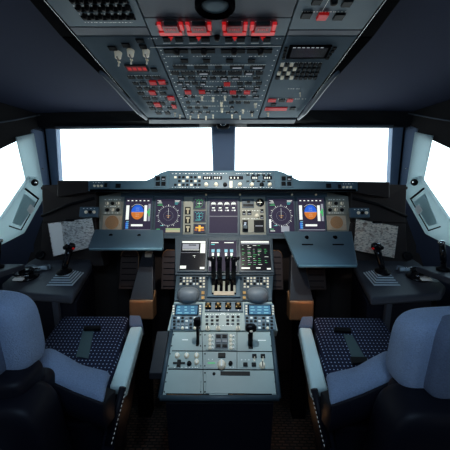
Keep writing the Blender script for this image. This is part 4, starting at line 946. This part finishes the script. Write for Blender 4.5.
# window crank handles aft
for s in (0, 1):
    lr = 'left' if not s else 'right'; m_ = bool(s); c = P(3, 263, 1.42)
    if not s: c = P(-3, 262, 1.42)
    t = thing('window_crank', f'black upright window crank handle at the {lr} wall', 'handle', (abs(c.x) if s else c.x, c.y, c.z - .02))
    mb = MB(m_); mb.lathe(c + V((0, 0, -.03)), (0, 0, 1), [(.03, 0), (.03, .012), (.014, .018), (.012, .04)], black_m, 16); mb.build('base', t)
    mb = MB(m_); mb.tube([c, c + V((.006, .0, .05)), c + V((.014, 0, .10))], [.012, .014, .012], blacks_m, 10); mb.build('grip', t)
    mb = MB(m_); mb.sq(c + V((.018, 0, .108)), (.016, .014, .012), .8, chrome_m, nu=14, nv=8); mb.build('end_cap', t)
    # ledge which carries the crank
    l0 = c + V((0, 0, -.032))
    mb = MB(m_); mb.hexa([l0 + V((-.10, -.30, -.03)), l0 + V((.07, -.30, -.03)), l0 + V((.07, .10, -.03)), l0 + V((-.08, .10, -.03))], [l0 + V((-.10, -.30, 0)), l0 + V((.07, -.30, 0)), l0 + V((.07, .10, 0)), l0 + V((-.08, .10, 0))], console_m)
    tag(mb.build('side_ledge', bevel=.006), f'grey padded ledge along the {lr} wall below the side window', 'ledge')
# ================================================================== FOLDING TABLES
def table(pts, label, hinge):
    t = thing('folding_table', label, 'table', sum(pts, V((0, 0, 0))) / 4)
    n = (pts[1] - pts[0]).cross(pts[3] - pts[0]).normalized(); n = n if n.z > 0 else -n
    mb = MB(); mb.prism(pts, -n * .020, table_m); mb.build('table_top', t, bevel=.006, seg=3)
    mb = MB(); a, b = pts[3] - n * .010, pts[2] - n * .010; mb.tube([a + (b - a) * .02 + V((0, -.002, 0)), b - (b - a) * .02 + V((0, -.002, 0))], .008, edge_m, 8); mb.build('front_edge', t, label='pale teal front edge')
    for k in hinge:
        mb = MB(); c = pts[0].lerp(pts[1], k) * .55 + pts[3].lerp(pts[2], k) * .45 + n * .001; x = (pts[1] - pts[0]).normalized(); fr = Fr(c, x, pts[0] - pts[3]); mb.box(fr, -.03, .03, -.004, .004, 0, .002, rail_m); mb.build('hinge_slot', t)
    for k in (.3, .7):
        a = pts[0].lerp(pts[1], k) - n * .02; mb = MB(); b = V((a.x, 1.74, a.z - .03)); mb.tube([a + V((0, -.08, -.01)), b], .010, rail_m, 8); mb.build('support_arm', t)
table([P(95, 229, 1.69), P(163, 229.5, 1.69), P(163.5, 247.5, 1.50), P(88, 247.5, 1.50)], 'blue grey fold out table in front of the left seat', ())
table([P(283.5, 231, 1.69), P(352, 231, 1.69), P(358, 264.5, 1.43), P(297.5, 264.5, 1.43)], 'blue grey fold out table pulled far out before the right seat', (.28, .75))
# ================================================================== FOOTWELLS
for s in (0, 1):
    lr = 'left' if not s else 'right'; m_ = bool(s); sg = 1 if s else -1
    for k, x in enumerate((-.30, -.545)):
        t = thing('rudder_pedal', f'dark brown rounded rudder pedal in the {lr} footwell, ' + ('next to the pedestal' if k == 0 else 'next to the side console'), 'pedal', (sg * abs(x), 1.62, .35))
        fr = Fr((x, 1.66, .795), (1, 0, 0), (0, .06, .24)); mb = MB(m_); out = [(-.054, -.115), (.054, -.115), (.054, .075), (.046, .098), (.030, .112), (-.030, .112), (-.046, .098), (-.054, .075)]
        mb.prism([fr.at(a_, b_) for a_, b_ in out], -fr.n * .02, pad_m); pdl = mb.build('tread_plate', t, bevel=.003)
        mb = MB(m_); mb.tube([fr.at(a_, b_, .001) for a_, b_ in out[1:]], .0022, copper_m, 6); mb.build('rim', t, label='copper coloured rim')  # copper tube drawn for the warm light along the pedal edge
        mb = MB(m_)
        for j in range(6): mb.box(fr, -.042, .042, -.10 + j * .034, -.096 + j * .034, 0, .002, rail_m)
        mb.build('grip_ribs', t)
        mb = MB(m_); mb.tube([V((x, 1.70, .74)), V((x, 1.74, .40)), V((x, 1.77, .02))], .02, rail_m, 8); mb.build('pedal_arm', t)
    t = thing('footrest_column', f'dark footrest column with copper front between the {lr} pedals', 'footrest', (sg * .42, 1.5, 0))
    mb = MB(m_); A = [V((-.472, 1.45, .685)), V((-.352, 1.45, .685)), V((-.392, 1.62, .90)), V((-.452, 1.62, .90))]; mb.prism(A, V((0, .05, -.03)), column_m); mb.build('column', t, bevel=.004)
    mb = MB(m_); mb.hexa([V((-.475, 1.445, .58)), V((-.35, 1.445, .58)), V((-.35, 1.52, .58)), V((-.478, 1.52, .58))], [V((-.475, 1.445, .68)), V((-.35, 1.445, .68)), V((-.35, 1.52, .72)), V((-.478, 1.52, .72))], copper_m); mb.build('front_box', t, bevel=.008, label='copper brown front box')
    mb = MB(m_); mb.hexa([V((-.46, 1.50, .0)), V((-.39, 1.50, .0)), V((-.39, 1.56, .0)), V((-.46, 1.56, .0))], [V((-.46, 1.49, .6)), V((-.39, 1.49, .6)), V((-.39, 1.56, .6)), V((-.46, 1.56, .6))], rail_m); mb.build('post', t)
    mb = MB(m_); mb.hexa([V((-.435, 1.60, .87)), V((-.395, 1.60, .87)), V((-.395, 1.63, .87)), V((-.435, 1.63, .87))], [V((-.435, 1.61, .905)), V((-.395, 1.61, .905)), V((-.395, 1.64, .905)), V((-.435, 1.64, .905))], beige_m); mb.build('bracket', t, bevel=.003, label='beige bracket')
    mb = MB(m_); mb.hexa([V((-.72, 1.92, .02)), V((-.24, 1.92, .02)), V((-.24, 1.95, .02)), V((-.72, 1.95, .02))], [V((-.72, 1.92, 1.0)), V((-.24, 1.92, 1.0)), V((-.24, 1.95, 1.0)), V((-.72, 1.95, 1.0))], cowl_m); 
    tag(mb.build('footwell_bulkhead'), f'dark brown bulkhead at the far end of the {lr} footwell', 'bulkhead')
# ================================================================== SEATS
def seat(s):
    lr = 'left' if not s else 'right'; m_ = bool(s); sg = 1 if s else -1
    lab = ('left pilot seat with light blue sheepskin headrest and dotted navy cushion' if not s else 'right pilot seat with brown leather back pocket and light blue headrest')
    t = thing('pilot_seat', lab, 'seat', (sg * .6, 1.1, 0))
    
    # cushion: frame sloping back
    c0 = P(107, 389, 1.10); sl = (P(140, 315, 1.40) - P(124, 390, 1.03)); 
    fr = Fr(P(124, 390, 1.03), (1, 0, 0), V((0, sl.y, sl.z))); nmz = fr.n if fr.n.z > 0 else -fr.n; fr.n = nmz
    def q(x, y, h=0): return fr.at(*fr.hit(x, y, h), h)
    A = [q(62, 314.5), q(129, 314.5), q(110, 389), q(8, 389)]
    mb = MB(m_); mb.prism(A, -nmz * .07, dots_m); mb.build('cushion', t, bevel=.022, seg=4)
    Bq = [q(130, 326, .004), q(142.5, 325.5, .004), q(125, 389, .004), q(108.5, 388, .004)]
    mb = MB(m_); mb.prism(Bq, -nmz * .055, bolst_m); mb.build('side_bolster', t, bevel=.012, seg=3, label='pale teal leather side bolster')
    Bp = [q(129, 314.5, .0), q(140.5, 315, .0), q(143, 325.5, .0), q(129, 326, .0)]
    mb = MB(m_); mb.prism(Bp, -nmz * .07, sheepd_m); mb.build('front_corner_pad', t, bevel=.008)
    # side shell under the bolster with stitching
    r0, r1 = q(143, 326, -.03), q(123, 396, -.03); dn = V((-.03, 0, -.34))
    mb = MB(m_); mb.hexa([r0, r1, r1 + V((-.02, -.10, -.05)) + dn, r0 + dn + V((0, -.1, 0))], [p + V((-.05, 0, 0)) for p in (r0, r1, r1 + V((-.02, -.10, -.05)) + dn, r0 + dn + V((0, -.1, 0)))], shell_m); mb.build('side_shell', t, bevel=.006)
    mb = MB(m_); st = [P(x, y, Y) for x, y, Y in ((125.5, 391, 1.02), (111, 446, .96))]
    for k in range(12):
        p = st[0].lerp(st[1], k / 12 + .01); e = st[0].lerp(st[1], k / 12 + .05); mb.tube([p, e], .0016, white_m, 6)
    mb.build('stitching', t, label='white dashed stitching')
    p0, p1 = st[0] + V((-.012, .006, 0)), st[1] + V((-.012, .006, 0)); mb = MB(m_); mb.tube([p0 + V((0, .0, .01)), p1], .013, shell_m, 8); mb.build('seat_piping', t)
    # base under seat
    mb = MB(m_); mb.hexa([V((-.72, 1.04, .0)), V((-.46, 1.04, .0)), V((-.46, 1.32, .0)), V((-.72, 1.32, .0))], [V((-.72, 1.03, .34)), V((-.44, 1.03, .34)), V((-.44, 1.34, .46)), V((-.72, 1.34, .46))], shell_m); mb.build('seat_base', t, bevel=.01)
    # backrest shell, wide low shoulders
    def sh(u): return P(38 + (104 - 38) * u, 372 + 25 * u, .90)
    # cover: light blue wool over the shoulder
    NU, NV_ = 14, 6; vs = []
    L0 = [P(26, 362, .91), P(45, 372.5, .90), P(62, 381, .895), P(78, 388, .89), P(104, 397.5, .89)]
    L1 = [P(38, 350, .97), P(52, 346.5, .99), P(66, 354, .99), P(82, 364, .985), P(111, 370.5, .985)]
    def interp(L, u):
        x = u * (len(L) - 1); i = min(int(x), len(L) - 2); return L[i].lerp(L[i + 1], x - i)
    for j in range(NU + 1):
        u = j / NU; p, qq = interp(L0, u), interp(L1, u)
        for k in range(NV_ + 1):
            w = k / NV_; vs.append(p.lerp(qq, w) + V((0, 0, .014 * math.sin(math.pi * w))))
    n1 = NV_ + 1; topv = list(vs); nb = len(vs); vs += [v - V((0, .0, .035)) for v in topv]
    fs = [[j * n1 + k, (j + 1) * n1 + k, (j + 1) * n1 + k + 1, j * n1 + k + 1] for j in range(NU) for k in range(NV_)]
    fs += [[nb + i for i in f][::-1] for f in fs]
    rim = [k for k in range(n1)] + [j * n1 + NV_ for j in range(1, NU + 1)] + [NU * n1 + k for k in range(NV_ - 1, -1, -1)] + [j * n1 for j in range(NU - 1, 0, -1)]
    fs += [[rim[i], rim[(i + 1) % len(rim)], nb + rim[(i + 1) % len(rim)], nb + rim[i]] for i in range(len(rim))]
    mb = MB(m_); mb.add(vs, fs, sheep_m, True); mb.build('shoulder_cover', t, subsurf=1, label='light blue wool shoulder cover')
    # dark shell hanging below the cover edge
    E0 = [interp(L0, u) + V((0, -.012, -.012)) for u in (0, .33, .66, 1)]
    vs = []; 
    for p in E0: vs += [p, p + V((0, -.006, -.05)), p + V((.0, .02, -.11)), p + V((0, .09, -.12)), p + V((0, .11, -.03)), p + V((0, .02, -.012))]
    fs = [[j * 6 + k, (j + 1) * 6 + k, (j + 1) * 6 + (k + 1) % 6, j * 6 + (k + 1) % 6] for j in range(3) for k in range(6)] + [[5, 4, 3, 2, 1, 0], [18, 19, 20, 21, 22, 23]]
    mb = MB(m_); mb.add(vs, fs, shell_m, True); mb.build('shoulder_shell', t, bevel=.004)
    # main back: broad rounded slab behind
    mb = MB(m_); mb.sq((-.70, .84, .42), (.215, .075, .235), .35, shell_m, rot=Matrix.Rotation(R(14), 3, 'X')); mb.build('backrest', t)
    # rear pocket
    if s: mb = MB(m_); mb.sq((-.66, .772, .365), (.135, .03, .16), .25, leather_m, rot=Matrix.Rotation(R(14), 3, 'X')); pk = mb.build('rear_pocket', t, label='brown leather rear pocket')
    else: mb = MB(m_); mb.sq((-.72, .772, .365), (.135, .03, .16), .25, sheepd_m, rot=Matrix.Rotation(R(14), 3, 'X')); pk = mb.build('rear_pocket', t, label='dark grey fabric rear pocket')
    # headrest
    if not s: hc = V((-.705, .83, .792)); 
    else: hc = V((-.695, .83, .745))
    rot = Matrix.Rotation(R(-8), 3, 'Z') @ Matrix.Rotation(R(10), 3, 'X')
    mb = MB(m_); mb.sq(hc + V((0, .03, 0)), (.158, .060, .128), .48, sheep_m, rot=rot, nu=56, nv=32); hr = mb.build('headrest', t)
    mb = MB(m_); mb.sq(hc + V((-.03, -.012, -.0)), (.125, .055, .122), .4, sheepd_m, rot=rot, nu=48, nv=24); mb.build('headrest_back', hr, label='darker ribbed headrest back')
    mb = MB(m_); mb.sq(hc + V((0.0, .01, -.135)), (.165, .070, .045), .5, shell_m, rot=rot); mb.build('headrest_mount', t)
    mb = MB(m_); mb.sq(hc + V((.13, .05, -.18)), (.045, .04, .04), .7, shell_m); mb.build('hinge_cover', t)
    # lap belt
    if not s: sq_ = [(83, 331), (94, 331), (88.5, 359), (76, 357)]; bk = [(84, 328), (101, 327.5), (101, 331), (84, 331.5)]
    else: sq_ = [(98.5, 333), (89.5, 334), (75, 357), (88, 357)]; bk = [(108, 327.5), (92, 328), (91, 332), (108, 331)]
    mb = MB(m_); mb.prism([q(x, y, .002) for x, y in sq_], nmz * .004, strap_m); bl = mb.build('lap_belt', t, bevel=.001, label='grey green lap belt')
    mb = MB(m_); mb.prism([q(x, y, .004) for x, y in bk], nmz * .014, black_m); mb.build('buckle', bl, bevel=.003)
    if s: mb = MB(m_); mb.prism([q(x, y, .004) for x, y in ((74, 356), (90, 356), (88, 363), (73, 362))], nmz * .010, black_m); mb.build('belt_adjuster', bl, bevel=.002)
seat(0); seat(1)
from collections import Counter
tops = [o for o in COL.objects if o.parent is None and 'label' in o]
cnt = Counter(o.name.split('.')[0] for o in tops)
for o in tops:
    k = o.name.split('.')[0]
    if cnt[k] > 1 and 'group' not in o: o['group'] = k.replace('_', ' ') + ('es' if k.endswith('s') else 's') + ' in the cockpit'
# ================================================================== LIGHT
w = bpy.data.worlds.new('overcast_sky'); bpy.context.scene.world = w; w.use_nodes = True
nt = w.node_tree; bg = nt.nodes['Background']; tc = nt.nodes.new('ShaderNodeTexCoord'); sx = nt.nodes.new('ShaderNodeSeparateXYZ'); rp = nt.nodes.new('ShaderNodeValToRGB')
nt.links.new(tc.outputs['Generated'], sx.inputs[0]); nt.links.new(sx.outputs['Z'], rp.inputs[0]); nt.links.new(rp.outputs[0], bg.inputs['Color'])
rp.color_ramp.elements[0].color = (.88, .96, 1, 1); rp.color_ramp.elements[1].color = (.62, .84, 1, 1); rp.color_ramp.elements[1].position = .6
bg.inputs['Strength'].default_value = 3.0
def area(name, loc, tgt, size, sy, power, col, portal=False):
    l = bpy.data.lights.new(name, 'AREA'); l.shape = 'RECTANGLE'; l.size = size; l.size_y = sy; l.energy = power; l.color = col
    o = bpy.data.objects.new(name, l); COL.objects.link(o); o.location = loc; o.rotation_euler = (V(tgt) - V(loc)).to_track_quat('-Z', 'Y').to_euler()
    if portal: l.cycles.is_portal = True
    return o
area('window_portal_left', (-.6, 2.35, 1.5), (-.4, 1.0, 1.2), 1.5, .8, 1, (1, 1, 1), True)
area('window_portal_right', (.6, 2.35, 1.5), (.4, 1.0, 1.2), 1.5, .8, 1, (1, 1, 1), True)
area('window_portal_side_left', (-1.45, 1.45, 1.3), (0, 1.2, 1.2), 1.3, .9, 1, (1, 1, 1), True)
area('window_portal_side_right', (1.45, 1.45, 1.3), (0, 1.2, 1.2), 1.3, .9, 1, (1, 1, 1), True)
area('rear_fill_light', (0, -.35, 1.70), (0, 1.3, .7), .9, .3, 9, (.50, .74, 1))  # unseen fill light added behind the camera to lift the cabin
def point(name, loc, p, col, r=.03):
    l = bpy.data.lights.new(name, 'POINT'); l.energy = p; l.color = col; l.shadow_soft_size = r; o = bpy.data.objects.new(name, l); COL.objects.link(o); o.location = loc
point('footwell_lamp_left', (-.44, 1.36, .72), .09, (1, .50, .2)); point('footwell_lamp_right', (.44, 1.36, .72), .14, (1, .50, .2))
def spot(name, loc, tgt, p, col, ang, r=.02):
    l = bpy.data.lights.new(name, 'SPOT'); l.energy = p; l.color = col; l.spot_size = R(ang); l.spot_blend = .8; l.shadow_soft_size = r; o = bpy.data.objects.new(name, l); COL.objects.link(o)
    o.location = loc; o.rotation_euler = (V(tgt) - V(loc)).to_track_quat('-Z', 'Y').to_euler()
point('floor_lamp_left', (-.27, 1.34, .16), .07, (1, .55, .3)); point('floor_lamp_right', (.27, 1.38, .14), .13, (1, .55, .25))
for sx_ in (-1, 1): spot('table_fill_spot', (sx_ * .36, 1.22, 1.62), (sx_ * .43, 1.33, .7), 9, (.62, .88, 1), 44)  # unseen spots added to brighten the tables and seat bolsters
spot('pedestal_flood', (0, .95, 1.62), (0, 1.28, .55), 13, (.88, .98, 1), 40)
spot('panel_flood', (0, 1.05, 1.62), (0, 1.8, 1.08), 26, (1, .95, .85), 92)
# ------------------------------------------------------------------ camera
cd = bpy.data.cameras.new('camera'); cam = bpy.data.objects.new('camera', cd); COL.objects.link(cam); cam.location = CAM; cam.rotation_euler = ROT.to_euler()
cd.sensor_width = 36; cd.lens = F / 450 * 36; cd.clip_start = .02; bpy.context.scene.camera = cam
sc = bpy.context.scene; sc.view_settings.view_transform = 'Standard'; sc.view_settings.look = 'None'; sc.view_settings.exposure = .15; sc.view_settings.gamma = .84
sc.cycles.use_denoising = True; sc.cycles.max_bounces = 8; sc.cycles.diffuse_bounces = 4; sc.cycles.sample_clamp_indirect = 4
